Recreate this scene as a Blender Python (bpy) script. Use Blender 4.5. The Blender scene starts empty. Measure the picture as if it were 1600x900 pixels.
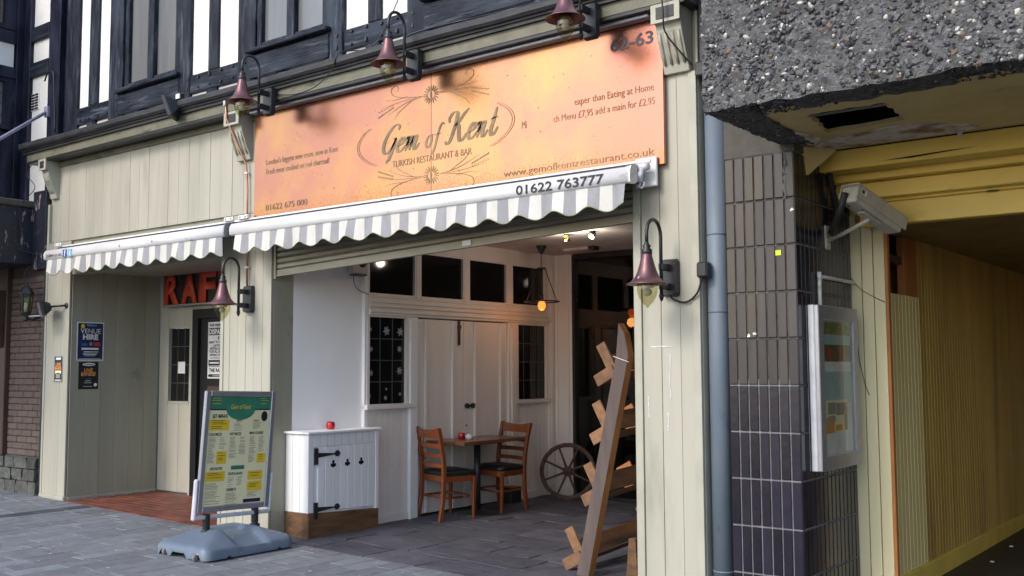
import bpy, math, random
from mathutils import Matrix, Vector
random.seed(7)
R = math.radians
sc = bpy.context.scene
col = sc.collection

# ------------------------------------------------------------ camera, light
cam_d = bpy.data.cameras.new("camera"); cam = bpy.data.objects.new("camera", cam_d); col.objects.link(cam)
cam_d.sensor_width = 36; cam_d.lens = 36.0; cam_d.clip_end = 2000; cam_d.clip_start = .05
cam.matrix_world = (Matrix.Translation((0, 0, 1.45)) @ Matrix.Rotation(R(37.65), 4, 'Z') @
                    Matrix.Rotation(R(90 + 4.54), 4, 'X') @ Matrix.Rotation(R(-0.28), 4, 'Z'))
sc.camera = cam

SUN_EL, SUN_AZ = 38, 192          # azimuth clockwise from +Y
w = bpy.data.worlds.new("World"); sc.world = w; w.use_nodes = True
nt = w.node_tree; bg = nt.nodes['Background']; sky = nt.nodes.new('ShaderNodeTexSky')
sky.sky_type = 'NISHITA'; sky.sun_disc = False
sky.sun_elevation = R(SUN_EL); sky.sun_rotation = R(SUN_AZ)
sky.air_density = 1.0; sky.dust_density = 2.0; sky.ozone_density = 1.6
nt.links.new(sky.outputs[0], bg.inputs[0]); bg.inputs[1].default_value = 0.15
sd = bpy.data.lights.new("sun", 'SUN'); sd.energy = 0.8; sd.angle = R(14); sd.color = (1, .95, .88)
so = bpy.data.objects.new("sun", sd); col.objects.link(so)
dv = Vector((math.sin(R(SUN_AZ)) * math.cos(R(SUN_EL)), math.cos(R(SUN_AZ)) * math.cos(R(SUN_EL)), math.sin(R(SUN_EL))))
so.rotation_euler = dv.to_track_quat('Z', 'Y').to_euler()
sc.view_settings.view_transform = 'Standard'; sc.view_settings.look = 'None'
sc.view_settings.gamma = 1; sc.view_settings.exposure = 0.95; sc.view_settings.use_curve_mapping = False
sc.cycles.max_bounces = 8; sc.cycles.transparent_max_bounces = 12

# ------------------------------------------------------------ materials
M = {}
def pm(name, c, c2=None, rough=.6, metal=0, scale=6, stretch=(1, 1, 1), contrast=(.35, .7), bump=.15, bscale=None,
       bstretch=None, rand=.06, wear=None, wscale=3, wth=(.6, .68), wstretch=None, rough2=None, coat=0, spec=.5, bdist=.004):
    m = bpy.data.materials.new(name); m.use_nodes = True; n = m.node_tree.nodes; l = m.node_tree.links
    b = n['Principled BSDF']; M[name] = m
    geo = n.new('ShaderNodeNewGeometry'); oi = n.new('ShaderNodeObjectInfo')
    def noise(sc_, st, detail=6, off=0.0):
        mp = n.new('ShaderNodeMapping'); mp.inputs['Scale'].default_value = st; mp.inputs['Location'].default_value = (off, off * 1.3, off * .7)
        l.new(geo.outputs['Position'], mp.inputs['Vector'])
        t = n.new('ShaderNodeTexNoise'); t.inputs['Scale'].default_value = sc_; t.inputs['Detail'].default_value = detail
        t.inputs['Roughness'].default_value = .62
        l.new(mp.outputs[0], t.inputs['Vector']); return t.outputs[0]
    def ramp(src, a, b_):
        r = n.new('ShaderNodeMapRange'); r.inputs[1].default_value = a; r.inputs[2].default_value = b_
        l.new(src, r.inputs[0]); return r.outputs[0]
    c2 = c2 or tuple(x * .75 for x in c)
    mx = n.new('ShaderNodeMix'); mx.data_type = 'RGBA'
    mx.inputs[6].default_value = (*c, 1); mx.inputs[7].default_value = (*c2, 1)
    l.new(ramp(noise(scale, stretch), *contrast), mx.inputs[0]); out = mx.outputs[2]
    if wear:
        m2 = n.new('ShaderNodeMix'); m2.data_type = 'RGBA'; m2.inputs[7].default_value = (*wear, 1)
        l.new(out, m2.inputs[6]); l.new(ramp(noise(wscale, wstretch or stretch, 9, 3.1), *wth), m2.inputs[0]); out = m2.outputs[2]
    hv = n.new('ShaderNodeHueSaturation')
    rr = n.new('ShaderNodeMapRange'); rr.inputs[3].default_value = 1 - rand; rr.inputs[4].default_value = 1 + rand
    l.new(oi.outputs['Random'], rr.inputs[0]); l.new(rr.outputs[0], hv.inputs['Value']); l.new(out, hv.inputs['Color'])
    l.new(hv.outputs[0], b.inputs['Base Color'])
    b.inputs['Metallic'].default_value = metal; b.inputs['Specular IOR Level'].default_value = spec
    if rough2 is not None:
        rm = n.new('ShaderNodeMapRange'); rm.inputs[3].default_value = rough; rm.inputs[4].default_value = rough2
        l.new(noise(scale * 1.7, stretch, 4, 9.), rm.inputs[0]); l.new(rm.outputs[0], b.inputs['Roughness'])
    else: b.inputs['Roughness'].default_value = rough
    b.inputs['Coat Weight'].default_value = coat
    if bump:
        bp = n.new('ShaderNodeBump'); bp.inputs['Strength'].default_value = min(1, bump * 2); bp.inputs['Distance'].default_value = bdist
        l.new(noise(bscale or scale * 6, bstretch or stretch, 5, 5.), bp.inputs['Height']); l.new(bp.outputs[0], b.inputs['Normal'])
    return m
def emit(name, c, s):
    m = bpy.data.materials.new(name); m.use_nodes = True; b = m.node_tree.nodes['Principled BSDF']; M[name] = m
    b.inputs['Base Color'].default_value = (*c, 1); b.inputs['Emission Color'].default_value = (*c, 1); b.inputs['Emission Strength'].default_value = s
def glass(name, tint=(1, 1, 1), refl=.1, rough=.02):
    m = bpy.data.materials.new(name); m.use_nodes = True; n = m.node_tree.nodes; l = m.node_tree.links; M[name] = m
    n.remove(n['Principled BSDF']); o = n['Material Output']
    tr = n.new('ShaderNodeBsdfTransparent'); tr.inputs[0].default_value = (*tint, 1)
    g = n.new('ShaderNodeBsdfGlossy'); g.inputs['Roughness'].default_value = rough
    lw = n.new('ShaderNodeLayerWeight'); lw.inputs[0].default_value = .35
    mr = n.new('ShaderNodeMapRange'); mr.inputs[3].default_value = refl; mr.inputs[4].default_value = .7
    mx = n.new('ShaderNodeMixShader'); l.new(lw.outputs['Facing'], mr.inputs[0])
    pw = n.new('ShaderNodeMath'); pw.operation = 'POWER'; pw.inputs[1].default_value = 4.5
    l.new(lw.outputs['Facing'], pw.inputs[0]); l.new(pw.outputs[0], mr.inputs[0])
    l.new(mr.outputs[0], mx.inputs[0]); l.new(tr.outputs[0], mx.inputs[1]); l.new(g.outputs[0], mx.inputs[2]); l.new(mx.outputs[0], o.inputs[0])

V = (1, 1, .12)
pm('cream_paint', (.44, .425, .355), (.375, .36, .295), rough=.5, scale=3, stretch=V, contrast=(.4, .65), bump=.1, bscale=20, rand=.035, wear=(.24, .235, .18), wscale=2.4, wth=(.57, .85), wstretch=(1.5, 1.5, .3))
pm('cream_trim', (.44, .435, .36), (.36, .355, .29), rough=.5, scale=4, bump=.1, rand=.03, wear=(.2, .19, .14), wscale=9, wth=(.68, .8))
pm('cornice_paint', (.19, .185, .13), (.12, .115, .08), rough=.55, scale=5, bump=.2, wear=(.045, .045, .035), wscale=9, wth=(.58, .7), wstretch=(.3, 1, 1))
pm('olive_paint', (.36, .35, .275), (.29, .285, .22), rough=.5, scale=3, stretch=V, bump=.08, rand=.04, wear=(.17, .165, .13), wscale=2.6, wth=(.62, .8), wstretch=(1, 1, .8))
pm('black_lead', (.018, .020, .024), (.045, .045, .047), rough=.5, scale=9, stretch=(.4, 1, 1), bump=.4, bscale=30, wear=(.11, .105, .10), wscale=14, wth=(.58, .75), wstretch=(.25, 1, 1))
pm('timber_black', (.006, .009, .020), (.028, .038, .056), rough=.45, scale=6, stretch=(1.6, 1, .35), contrast=(.42, .62), bump=.5, bscale=34, bstretch=(2, 1, .15), rand=.25, wear=(.13, .15, .18), wscale=9, wth=(.55, .8), wstretch=(2.2, 1, .22), bdist=.008, spec=.22)
pm('timber_rail_black', (.006, .009, .020), (.028, .038, .056), rough=.45, scale=6, stretch=(.35, 1, 1.6), contrast=(.42, .62), bump=.5, bscale=34, bstretch=(.15, 1, 2), rand=.25, wear=(.13, .15, .18), wscale=9, wth=(.55, .8), wstretch=(.22, 1, 2.2), bdist=.008, spec=.22)
pm('timber_navy', (.008, .009, .020), (.026, .030, .054), rough=.45, scale=6, stretch=(1, 1, .3), contrast=(.42, .62), bump=.35, rand=.2, wear=(.07, .08, .13), wscale=9, wth=(.62, .8), spec=.22)
pm('render_white', (.86, .85, .82), (.78, .77, .73), rough=.8, scale=3, bump=.35, bscale=26, rand=.02, wear=(.55, .54, .5), wscale=5, wth=(.68, .85), bdist=.006)
pm('window_grey', (.215, .225, .23), (.12, .128, .132), rough=.14, scale=3, stretch=(1, 1, .12), contrast=(.35, .75), bump=0, rand=.12)
pm('window_dark', (.030, .034, .040), (.018, .020, .024), rough=.07, scale=2, bump=0, rand=.1)
pm('pane_black', (.008, .008, .009), (.014, .013, .012), rough=.06, scale=2, bump=0, rand=.1, spec=.35)
pm('lead_came', (.10, .10, .105), rough=.5, metal=.3)
pm('white_paint', (.86, .86, .87), (.78, .78, .78), rough=.42, scale=4, stretch=V, bump=.08, bscale=24, rand=.03, wear=(.6, .58, .54), wscale=6, wth=(.7, .85), wstretch=(2, 2, .5))
pm('plaster_white', (.88, .87, .87), (.83, .82, .82), rough=.7, scale=2, bump=.15, bscale=8, rand=.01)
pm('door_paint', (.82, .77, .73), (.73, .68, .64), rough=.45, scale=3, stretch=V, bump=.06, rand=.02, wear=(.48, .42, .36), wscale=5, wth=(.66, .85), wstretch=(1, 1, .5))
pm('ceiling_paint', (.62, .57, .55), rough=.7, bump=.05)
pm('plastic_white', (.80, .80, .81), (.70, .70, .70), rough=.35, scale=5, stretch=(.3, 1, 1), bump=0, wear=(.40, .38, .32), wscale=11, wth=(.58, .72), wstretch=(.35, 1, 1))
pm('fabric_white', (.66, .65, .62), (.55, .535, .49), rough=.85, scale=9, stretch=(1, 1, .5), bump=.2, bscale=120, wear=(.33, .35, .24), wscale=7, wth=(.6, .85), wstretch=(1, 1, .6))
pm('fabric_grey', (.33, .33, .35), (.27, .27, .285), rough=.85, scale=9, stretch=(1, 1, .5), bump=.2, bscale=120, wear=(.2, .21, .17), wscale=7, wth=(.6, .9))
pm('fabric_mould', (.17, .20, .10), (.25, .27, .17), rough=.9, scale=30)
pm('shutter_metal', (.34, .32, .25), (.24, .22, .17), rough=.45, metal=.3, scale=6, stretch=(.3, 1, 1), bump=.1, wear=(.12, .11, .08), wscale=9, wth=(.62, .8))
pm('iron_black', (.018, .018, .020), (.03, .03, .032), rough=.35, scale=20, bump=.15)
pm('plastic_black', (.022, .023, .026), rough=.4, bump=0)
pm('lamp_copper', (.20, .10, .105), (.14, .07, .08), rough=.33, metal=.55, scale=12, bump=.1, wear=(.62, .58, .56), wscale=16, wth=(.665, .7), wstretch=(1, 1, .35), rough2=.45)
pm('lamp_brass', (.55, .42, .16), rough=.25, metal=1, bump=0)
pm('copper_pipe', (.62, .30, .2), (.45, .2, .13), rough=.35, metal=.7, scale=14)
pm('lettering_brown', (.19, .125, .065), (.30, .21, .11), rough=.45, metal=.12, scale=4, contrast=(.4, .6), bump=0)
pm('lettering_dark', (.06, .05, .07), rough=.5, bump=0)
pm('print_black', (.015, .015, .018), rough=.5, bump=0)
pm('print_white', (.86, .86, .85), rough=.5, bump=0)
pm('print_navy', (.012, .017, .06), (.02, .03, .10), rough=.35, scale=9, contrast=(.4, .6), bump=0)
pm('print_orange', (.75, .34, .10), (.62, .22, .06), rough=.5, scale=30, bump=0)
pm('print_blue', (.05, .13, .42), rough=.5, bump=0)
pm('print_light_blue', (.22, .52, .75), rough=.5, bump=0)
pm('print_red', (.55, .04, .04), rough=.5, bump=0)
pm('print_yellow', (.86, .60, .03), (.80, .54, .03), rough=.4, bump=0)
pm('print_green', (.045, .26, .16), rough=.4, bump=0)
pm('print_cream', (.92, .86, .54), (.88, .82, .50), rough=.35, bump=0)
pm('print_grey', (.33, .33, .30), rough=.5, bump=0)
pm('print_teal', (.30, .50, .52), (.42, .60, .60), rough=.3, scale=12, bump=0)
pm('print_foliage', (.07, .14, .03), (.30, .30, .14), rough=.3, scale=28, contrast=(.42, .58), bump=0)
pm('print_dark_photo', (.045, .03, .028), (.14, .09, .07), rough=.3, scale=26, contrast=(.45, .6), bump=0)
pm('sign_red', (.62, .07, .03), (.48, .05, .02), rough=.4, scale=14, bump=.1, wear=(.25, .03, .02), wscale=12)
pm('aluminium', (.42, .43, .47), (.36, .37, .41), rough=.35, metal=.65, scale=20, bump=.03)
pm('aluminium_white', (.62, .64, .70), rough=.45, metal=.1, bump=0)
pm('grey_plastic', (.155, .20, .265), (.12, .16, .215), rough=.42, scale=5, bump=.12, bscale=40, wear=(.45, .50, .55), wscale=26, wth=(.66, .70))
pm('rubber', (.02, .02, .02), rough=.6, bump=0)
pm('wheel_grey', (.22, .21, .2), rough=.6)
pm('paver', (.205, .22, .24), (.14, .152, .168), rough=.72, scale=9, contrast=(.35, .7), bump=.3, bscale=90, rand=.16, wear=(.32, .34, .36), wscale=60, wth=(.6, .75))
pm('paver_brown', (.19, .20, .22), (.145, .15, .165), rough=.72, scale=9, bump=.3, bscale=90, rand=.18, wear=(.29, .30, .31), wscale=60, wth=(.62, .75))
pm('paver_dark', (.045, .055, .07), (.07, .08, .10), rough=.6, scale=12, bump=.3, bscale=90, rand=.2)
pm('joint_sand', (.045, .05, .055), (.09, .09, .09), rough=.9, scale=20, bump=.3)
pm('slate', (.055, .056, .076), (.10, .10, .12), rough=.45, scale=4, contrast=(.3, .7), bump=.6, bscale=9, bstretch=(.6, 2, 1), rand=.16, wear=(.34, .34, .36), wscale=7, wth=(.66, .72), wstretch=(.5, 4.5, 1), rough2=.75, bdist=.02)
pm('slate_joint', (.15, .15, .16), (.06, .06, .065), rough=.85, scale=9, contrast=(.42, .6), bump=.3)
pm('quarry_tile', (.20, .065, .04), (.14, .045, .03), rough=.55, scale=9, bump=.25, rand=.25, wear=(.08, .045, .04), wscale=5, wth=(.6, .8))
pm('tile_joint', (.045, .03, .028), rough=.9)
pm('glazed_tile', (.012, .011, .022), (.022, .019, .03), rough=.14, scale=5, contrast=(.3, .8), bump=.15, bscale=12, rand=.35, wear=(.16, .16, .17), wscale=45, wth=(.75, .78), rough2=.30)
pm('matt_tile', (.046, .040, .038), (.064, .054, .049), rough=.4, scale=6, stretch=(3, 3, .4), bump=.2, rand=.22, wear=(.035, .03, .03), wscale=14)
pm('matt_tile_dark', (.038, .033, .034), (.05, .043, .042), rough=.3, scale=6, stretch=(3, 3, .4), bump=.2, rand=.22, wear=(.02, .018, .02), wscale=14)
pm('matt_tile_tan', (.075, .060, .044), (.06, .05, .04), rough=.4, scale=6, stretch=(3, 3, .4), bump=.2, rand=.15)
pm('grout', (.21, .21, .225), (.13, .13, .135), rough=.9, scale=12)
pm('grout_mid', (.12, .115, .11), (.05, .046, .044), rough=.9, scale=7, contrast=(.35, .6))
pm('grout_dark', (.05, .045, .045), rough=.9)
pm('concrete', (.15, .15, .152), (.08, .08, .08), rough=.9, scale=18, contrast=(.4, .6), bump=1, bscale=55, wear=(.26, .26, .26), wscale=34, wth=(.56, .68), bdist=.02)
pm('concrete_smooth', (.11, .105, .09), (.075, .07, .06), rough=.9, scale=8, bump=.5, bscale=60)
pm('pebble_grey', (.10, .10, .115), (.17, .165, .175), rough=.6, scale=16, bump=.2)
pm('pebble_dark', (.028, .027, .034), (.05, .046, .05), rough=.4, scale=16, bump=.2)
pm('pebble_white', (.66, .64, .59), (.40, .38, .35), rough=.6, scale=30, bump=.2)
pm('pebble_brown', (.17, .12, .08), (.12, .10, .08), rough=.6, scale=16, bump=.2)
pm('yellow_paint', (.84, .61, .13), (.70, .50, .10), rough=.42, scale=4, stretch=(.4, 1, 1), bump=.08, wear=(.28, .19, .06), wscale=4, wth=(.64, .85), rand=.02)
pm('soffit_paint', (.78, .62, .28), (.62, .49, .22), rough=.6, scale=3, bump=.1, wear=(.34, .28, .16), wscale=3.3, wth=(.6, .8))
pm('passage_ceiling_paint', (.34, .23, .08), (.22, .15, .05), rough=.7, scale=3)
pm('bare_plaster', (.72, .67, .56), (.36, .20, .11), rough=.85, scale=5, contrast=(.45, .62), bump=.4, bscale=30, wear=(.04, .05, .03), wscale=6, wth=(.6, .68))
pm('old_cream_board', (.80, .73, .46), (.70, .64, .40), rough=.55, scale=4, stretch=V, bump=.1, rand=.05, wear=(.16, .13, .08), wscale=12, wth=(.72, .77), wstretch=(1, 1, .5))
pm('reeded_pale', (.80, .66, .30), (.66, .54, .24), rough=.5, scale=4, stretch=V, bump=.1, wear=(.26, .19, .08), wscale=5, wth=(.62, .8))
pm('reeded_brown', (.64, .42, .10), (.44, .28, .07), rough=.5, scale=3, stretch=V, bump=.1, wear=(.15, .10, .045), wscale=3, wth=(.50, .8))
pm('orange_timber', (.48, .18, .05), (.30, .11, .035), rough=.6, scale=9, stretch=(1, 1, .2), bump=.2)
pm('brick_brown', (.145, .105, .09), (.105, .078, .068), rough=.85, scale=22, bump=.5, bscale=50, rand=.10, wear=(.20, .16, .14), wscale=20, wth=(.64, .76))
pm('brick_joint', (.085, .062, .055), (.06, .045, .04), rough=.95, scale=20, bump=.4)
pm('rubble_stone', (.05, .055, .05), (.11, .11, .10), rough=.9, scale=12, bump=.7, bscale=40, rand=.4, wear=(.2, .2, .18), wscale=16, wth=(.62, .75))
pm('brown_timber', (.085, .045, .03), (.055, .03, .022), rough=.55, scale=8, stretch=(1, 1, .2), bump=.2)
pm('peeling_black', (.010, .012, .024), (.02, .024, .04), rough=.45, scale=6, bump=.4, wear=(.34, .25, .24), wscale=10, wth=(.585, .62), wstretch=(1.6, 1.6, .5))
pm('pipe_blue', (.12, .155, .20), (.15, .185, .23), rough=.55, scale=6, stretch=(1, 1, .4), bump=.1, wear=(.05, .08, .13), wscale=8, wth=(.6, .75))
pm('lilac_metal', (.45, .46, .62), rough=.4, metal=.2, bump=0)
pm('cctv_paint', (.52, .49, .42), (.42, .39, .33), rough=.45, scale=12, wear=(.16, .13, .1), wscale=22, wth=(.7, .76))
pm('orange_wood', (.23, .060, .015), (.14, .035, .010), rough=.35, scale=10, stretch=(1, 1, .18), bump=.1, coat=.25, rand=.1)
pm('table_wood', (.20, .085, .04), (.13, .05, .025), rough=.35, scale=9, stretch=(3, .3, 1), bump=.1, coat=.2)
pm('raw_wood', (.17, .085, .036), (.09, .045, .02), rough=.75, scale=7, stretch=(1, .3, 2), bump=.35, rand=.2, wear=(.035, .022, .016), wscale=5, wth=(.5, .7))
pm('crate_wood', (.27, .14, .07), (.15, .075, .035), rough=.7, scale=14, stretch=(1, .3, 1), bump=.3, rand=.2, wear=(.09, .05, .03), wscale=12, wth=(.58, .75))
pm('grey_wood', (.13, .098, .09), (.085, .065, .06), rough=.8, scale=9, stretch=(2, 2, .2), bump=.3, wear=(.2, .17, .16), wscale=20, wth=(.66, .74))
pm('edge_wood', (.46, .21, .06), (.30, .12, .032), rough=.6, scale=6, stretch=(2, 2, .3), bump=.2, wear=(.10, .04, .02), wscale=9, wth=(.62, .70))
pm('wheel_wood', (.13, .085, .065), (.07, .045, .037), rough=.85, scale=20, bump=.4, wear=(.32, .28, .26), wscale=26, wth=(.6, .72))
pm('vinyl_black', (.012, .012, .014), rough=.4, bump=0)
pm('candle_red', (.48, .006, .012), rough=.15, bump=0, coat=.6)
pm('ceramic_white', (.8, .8, .8), rough=.2, bump=0)
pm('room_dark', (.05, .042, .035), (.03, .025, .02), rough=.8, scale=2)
pm('room_orange_lit', (.42, .20, .05), (.30, .13, .035), rough=.7, scale=2)
pm('sticker_yellow', (.80, .95, .02), rough=.5, bump=0)
pm('snow_white', (.34, .36, .38), rough=.8, bump=0)
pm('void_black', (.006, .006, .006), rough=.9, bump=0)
pm('passage_floor', (.03, .027, .025), (.06, .05, .04), rough=.6, scale=8, bump=.4, wear=(.3, .28, .25), wscale=40, wth=(.73, .75))
glass('shop_glass', (.72, .74, .72), refl=.05)
glass('lamp_glass', (.80, .78, .60), refl=.10)
glass('case_glass', (.9, .93, .92), refl=.10)
emit('bulb_glow', (1, .16, .025), 1.5); emit('bulb_core', (1, .6, .25), 14); emit('spot_glow', (1, .72, .38), 9)
# copper sheet of the fascia sign: brushed metal with heat-tarnish clouds
pm('copper_sheet', (.55, .235, .15), (.63, .30, .13), rough=.17, metal=.97, scale=1.5, contrast=(.4, .6), bump=.05, bscale=70,
   bstretch=(.5, 1, .5), wear=(.50, .28, .16), wscale=26, wth=(.69, .75), rough2=.34)
def copper_patina():
    m = M['copper_sheet']; n = m.node_tree.nodes; l = m.node_tree.links; b = n['Principled BSDF']
    src = b.inputs['Base Color'].links[0].from_socket
    geo = n.new('ShaderNodeNewGeometry'); sp = n.new('ShaderNodeSeparateXYZ'); l.new(geo.outputs['Position'], sp.inputs[0])
    a = n.new('ShaderNodeMapRange'); a.inputs[1].default_value = -4.4; a.inputs[2].default_value = -3.6
    l.new(sp.outputs[0], a.inputs[0])                                  # the right-hand sheet has gone pinker
    mx = n.new('ShaderNodeMix'); mx.data_type = 'RGBA'; mx.inputs[7].default_value = (.53, .215, .15, 1)
    l.new(a.outputs[0], mx.inputs[0]); l.new(src, mx.inputs[6])
    t = n.new('ShaderNodeTexNoise'); t.inputs['Scale'].default_value = 55; t.inputs['Detail'].default_value = 8
    l.new(geo.outputs['Position'], t.inputs['Vector'])
    z = n.new('ShaderNodeMapRange'); z.inputs[1].default_value = 3.08; z.inputs[2].default_value = 2.86; z.inputs[3].default_value = 0; z.inputs[4].default_value = .28
    l.new(sp.outputs[2], z.inputs[0])                                  # grime speckle creeping up from the gutter of the awning
    ad = n.new('ShaderNodeMath'); l.new(t.outputs[0], ad.inputs[0]); l.new(z.outputs[0], ad.inputs[1])
    s = n.new('ShaderNodeMapRange'); s.inputs[1].default_value = .60; s.inputs[2].default_value = .78; s.inputs[4].default_value = .75
    l.new(ad.outputs[0], s.inputs[0])
    m2 = n.new('ShaderNodeMix'); m2.data_type = 'RGBA'; m2.inputs[7].default_value = (.45, .20, .08, 1)
    l.new(s.outputs[0], m2.inputs[0]); l.new(mx.outputs[2], m2.inputs[6]); l.new(m2.outputs[2], b.inputs['Base Color'])
copper_patina()

# ------------------------------------------------------------ object helpers
WL = {}
def wl(p): return WL.get(p.name, Vector((0, 0, 0))) if p else Vector((0, 0, 0))
def tag(o, label, cat, group=None):
    o['label'] = label; o['category'] = cat
    if group: o['group'] = group
    return o
def thing(name, label, cat, loc=(0, 0, 0), group=None):
    o = bpy.data.objects.new(name, None); col.objects.link(o); o.location = loc; o.empty_display_size = .1
    WL[o.name] = Vector(loc); return tag(o, label, cat, group)
def link(name, me, parent=None, loc=None):
    o = bpy.data.objects.new(name, me); col.objects.link(o)
    L = Vector(loc) if loc is not None else wl(parent)
    if parent: o.parent = parent
    o.location = L - wl(parent); WL[o.name] = L
    return o
class MB:
    def __init__(s): s.v = []; s.f = []; s.mi = []; s.sm = []; s.cur = 0; s.smooth = False
    def add(s, vs, fs, smooth=None):
        n = len(s.v); s.v += [tuple(v) for v in vs]
        for f in fs: s.f.append([i + n for i in f]); s.mi.append(s.cur); s.sm.append(s.smooth if smooth is None else smooth)
        return s
    def box(s, x0, x1, y0, y1, z0, z1, rot=None, c=None):
        vs = [Vector((x, y, z)) for z in (z0, z1) for y in (y0, y1) for x in (x0, x1)]
        if rot is not None:
            c = Vector(c) if c is not None else Vector(((x0 + x1) / 2, (y0 + y1) / 2, (z0 + z1) / 2))
            vs = [rot @ (v - c) + c for v in vs]
        return s.add(vs, [(0, 2, 3, 1), (4, 5, 7, 6), (0, 1, 5, 4), (2, 6, 7, 3), (0, 4, 6, 2), (1, 3, 7, 5)], False)
    def tube(s, pts, r, n=8, caps=True):
        pts = [Vector(p) for p in pts]; rs = r if isinstance(r, (list, tuple)) else [r] * len(pts)
        k = len(pts); vs = []; up = Vector((0, 0, 1)); prev = None
        for i, p in enumerate(pts):
            d = (pts[min(i + 1, k - 1)] - pts[max(i - 1, 0)]).normalized()
            if prev is None:
                a = d.cross(up if abs(d.z) < .9 else Vector((1, 0, 0))).normalized()
            else:
                a = (prev - d * prev.dot(d)).normalized()
            prev = a; b = d.cross(a)
            for j in range(n):
                t = 2 * math.pi * j / n; vs.append(p + (a * math.cos(t) + b * math.sin(t)) * rs[i])
        fs = [(i * n + j, i * n + (j + 1) % n, (i + 1) * n + (j + 1) % n, (i + 1) * n + j) for i in range(k - 1) for j in range(n)]
        if caps: fs += [tuple(range(n))[::-1], tuple((k - 1) * n + j for j in range(n))]
        return s.add(vs, fs, True)
    def lathe(s, prof, c=(0, 0, 0), n=24, axis=None):
        vs = []; c = Vector(c)
        for r, z in prof:
            for j in range(n):
                t = 2 * math.pi * j / n; v = Vector((r * math.cos(t), r * math.sin(t), z))
                if axis is not None: v = axis @ v
                vs.append(c + v)
        k = len(prof); fs = [(i * n + j, i * n + (j + 1) % n, (i + 1) * n + (j + 1) % n, (i + 1) * n + j) for i in range(k - 1) for j in range(n)]
        return s.add(vs, fs, True)
    def prism(s, poly, fn0, fn1):
        """poly 2D outline; fn0/fn1 map (a,b) to the 3D points of the two ends"""
        n = len(poly); vs = [fn0(*p) for p in poly] + [fn1(*p) for p in poly]
        return s.add(vs, [tuple(range(n))[::-1], tuple(range(n, 2 * n))] + [(i, (i + 1) % n, n + (i + 1) % n, n + i) for i in range(n)], False)
    def build(s, name, mat, parent=None, bev=0, loc=None, kind=None):
        me = bpy.data.meshes.new(name); L = Vector(loc) if loc is not None else wl(parent)
        me.from_pydata([tuple(Vector(v) - L) for v in s.v], [], s.f)
        for m in (mat if isinstance(mat, (list, tuple)) else [mat]): me.materials.append(M[m])
        me.polygons.foreach_set('material_index', s.mi); me.polygons.foreach_set('use_smooth', s.sm); me.update()
        o = link(name, me, parent, loc=L)
        import bmesh
        b = bmesh.new(); b.from_mesh(me); bmesh.ops.recalc_face_normals(b, faces=b.faces)
        if bev: bmesh.ops.bevel(b, geom=[e for e in b.edges if len(e.link_faces) == 2 and e.calc_face_angle(0) > .6], offset=bev, segments=1, affect='EDGES')
        b.to_mesh(me); b.free()
        if kind: o['kind'] = kind
        return o
MC = {}
def bx(name, x0, x1, y0, y1, z0, z1, mat, parent=None, bev=.003, rot=None, kind=None):
    """one box as its own object; alike boxes share one mesh"""
    import bmesh
    d = (round(x1 - x0, 4), round(y1 - y0, 4), round(z1 - z0, 4)); key = (d, mat, bev)
    if key not in MC:
        b = bmesh.new(); bmesh.ops.create_cube(b, size=1)
        for v in b.verts: v.co = Vector((v.co.x * d[0], v.co.y * d[1], v.co.z * d[2]))
        if bev: bmesh.ops.bevel(b, geom=b.edges[:], offset=min(bev, min(d) * .4), segments=1, affect='EDGES')
        me = bpy.data.meshes.new(name); b.to_mesh(me); b.free(); me.materials.append(M[mat]); MC[key] = me
    o = link(name, MC[key], parent, loc=((x0 + x1) / 2, (y0 + y1) / 2, (z0 + z1) / 2))
    if rot is not None: o.rotation_euler = rot
    if kind: o['kind'] = kind
    return o
def copy_tree(o, parent=None):
    c = o.copy(); col.objects.link(c); c.parent = parent; WL[c.name] = WL.get(o.name, Vector())
    for ch in list(o.children): copy_tree(ch, c)
    return c
def text(s, mat, parent, org, u, v, h, width=None, align='l', shear=0, name='lettering', bold=0, u2=None):
    cu = bpy.data.curves.new('t', 'FONT'); cu.body = s; cu.size = 1; cu.shear = shear; cu.offset = bold; cu.resolution_u = 3; cu.align_x = 'LEFT'
    t = bpy.data.objects.new('t', cu); col.objects.link(t)
    bpy.context.view_layer.update()
    me = bpy.data.meshes.new_from_object(t.evaluated_get(bpy.context.evaluated_depsgraph_get()))
    bpy.data.objects.remove(t)
    co = [vv.co.copy() for vv in me.vertices]
    if not co: return None
    x0 = min(c.x for c in co); x1 = max(c.x for c in co); k = h / .70
    kx = (width / (x1 - x0)) if width else k
    off = {'l': 0, 'c': -.5 * (x1 - x0) * kx, 'r': -(x1 - x0) * kx}[align]
    u = Vector(u); v = Vector(v); org = Vector(org); L = wl(parent)
    for vv, c in zip(me.vertices, co): vv.co = org + u * ((c.x - x0) * kx + off) + v * (c.y * k) - L
    me.name = name; me.materials.clear(); me.materials.append(M[mat])
    return link(name, me, parent)
def catmull(pts, n=6):
    P = [Vector(p) for p in pts]; P = [2 * P[0] - P[1]] + P + [2 * P[-1] - P[-2]]; out = []
    for i in range(1, len(P) - 2):
        a, b, c, d = P[i - 1:i + 3]
        for j in range(n):
            t = j / n; out.append(.5 * ((2 * b) + (c - a) * t + (2 * a - 5 * b + 4 * c - d) * t * t + (3 * b - a - 3 * c + d) * t ** 3))
    out.append(P[-2]); return out
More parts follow.
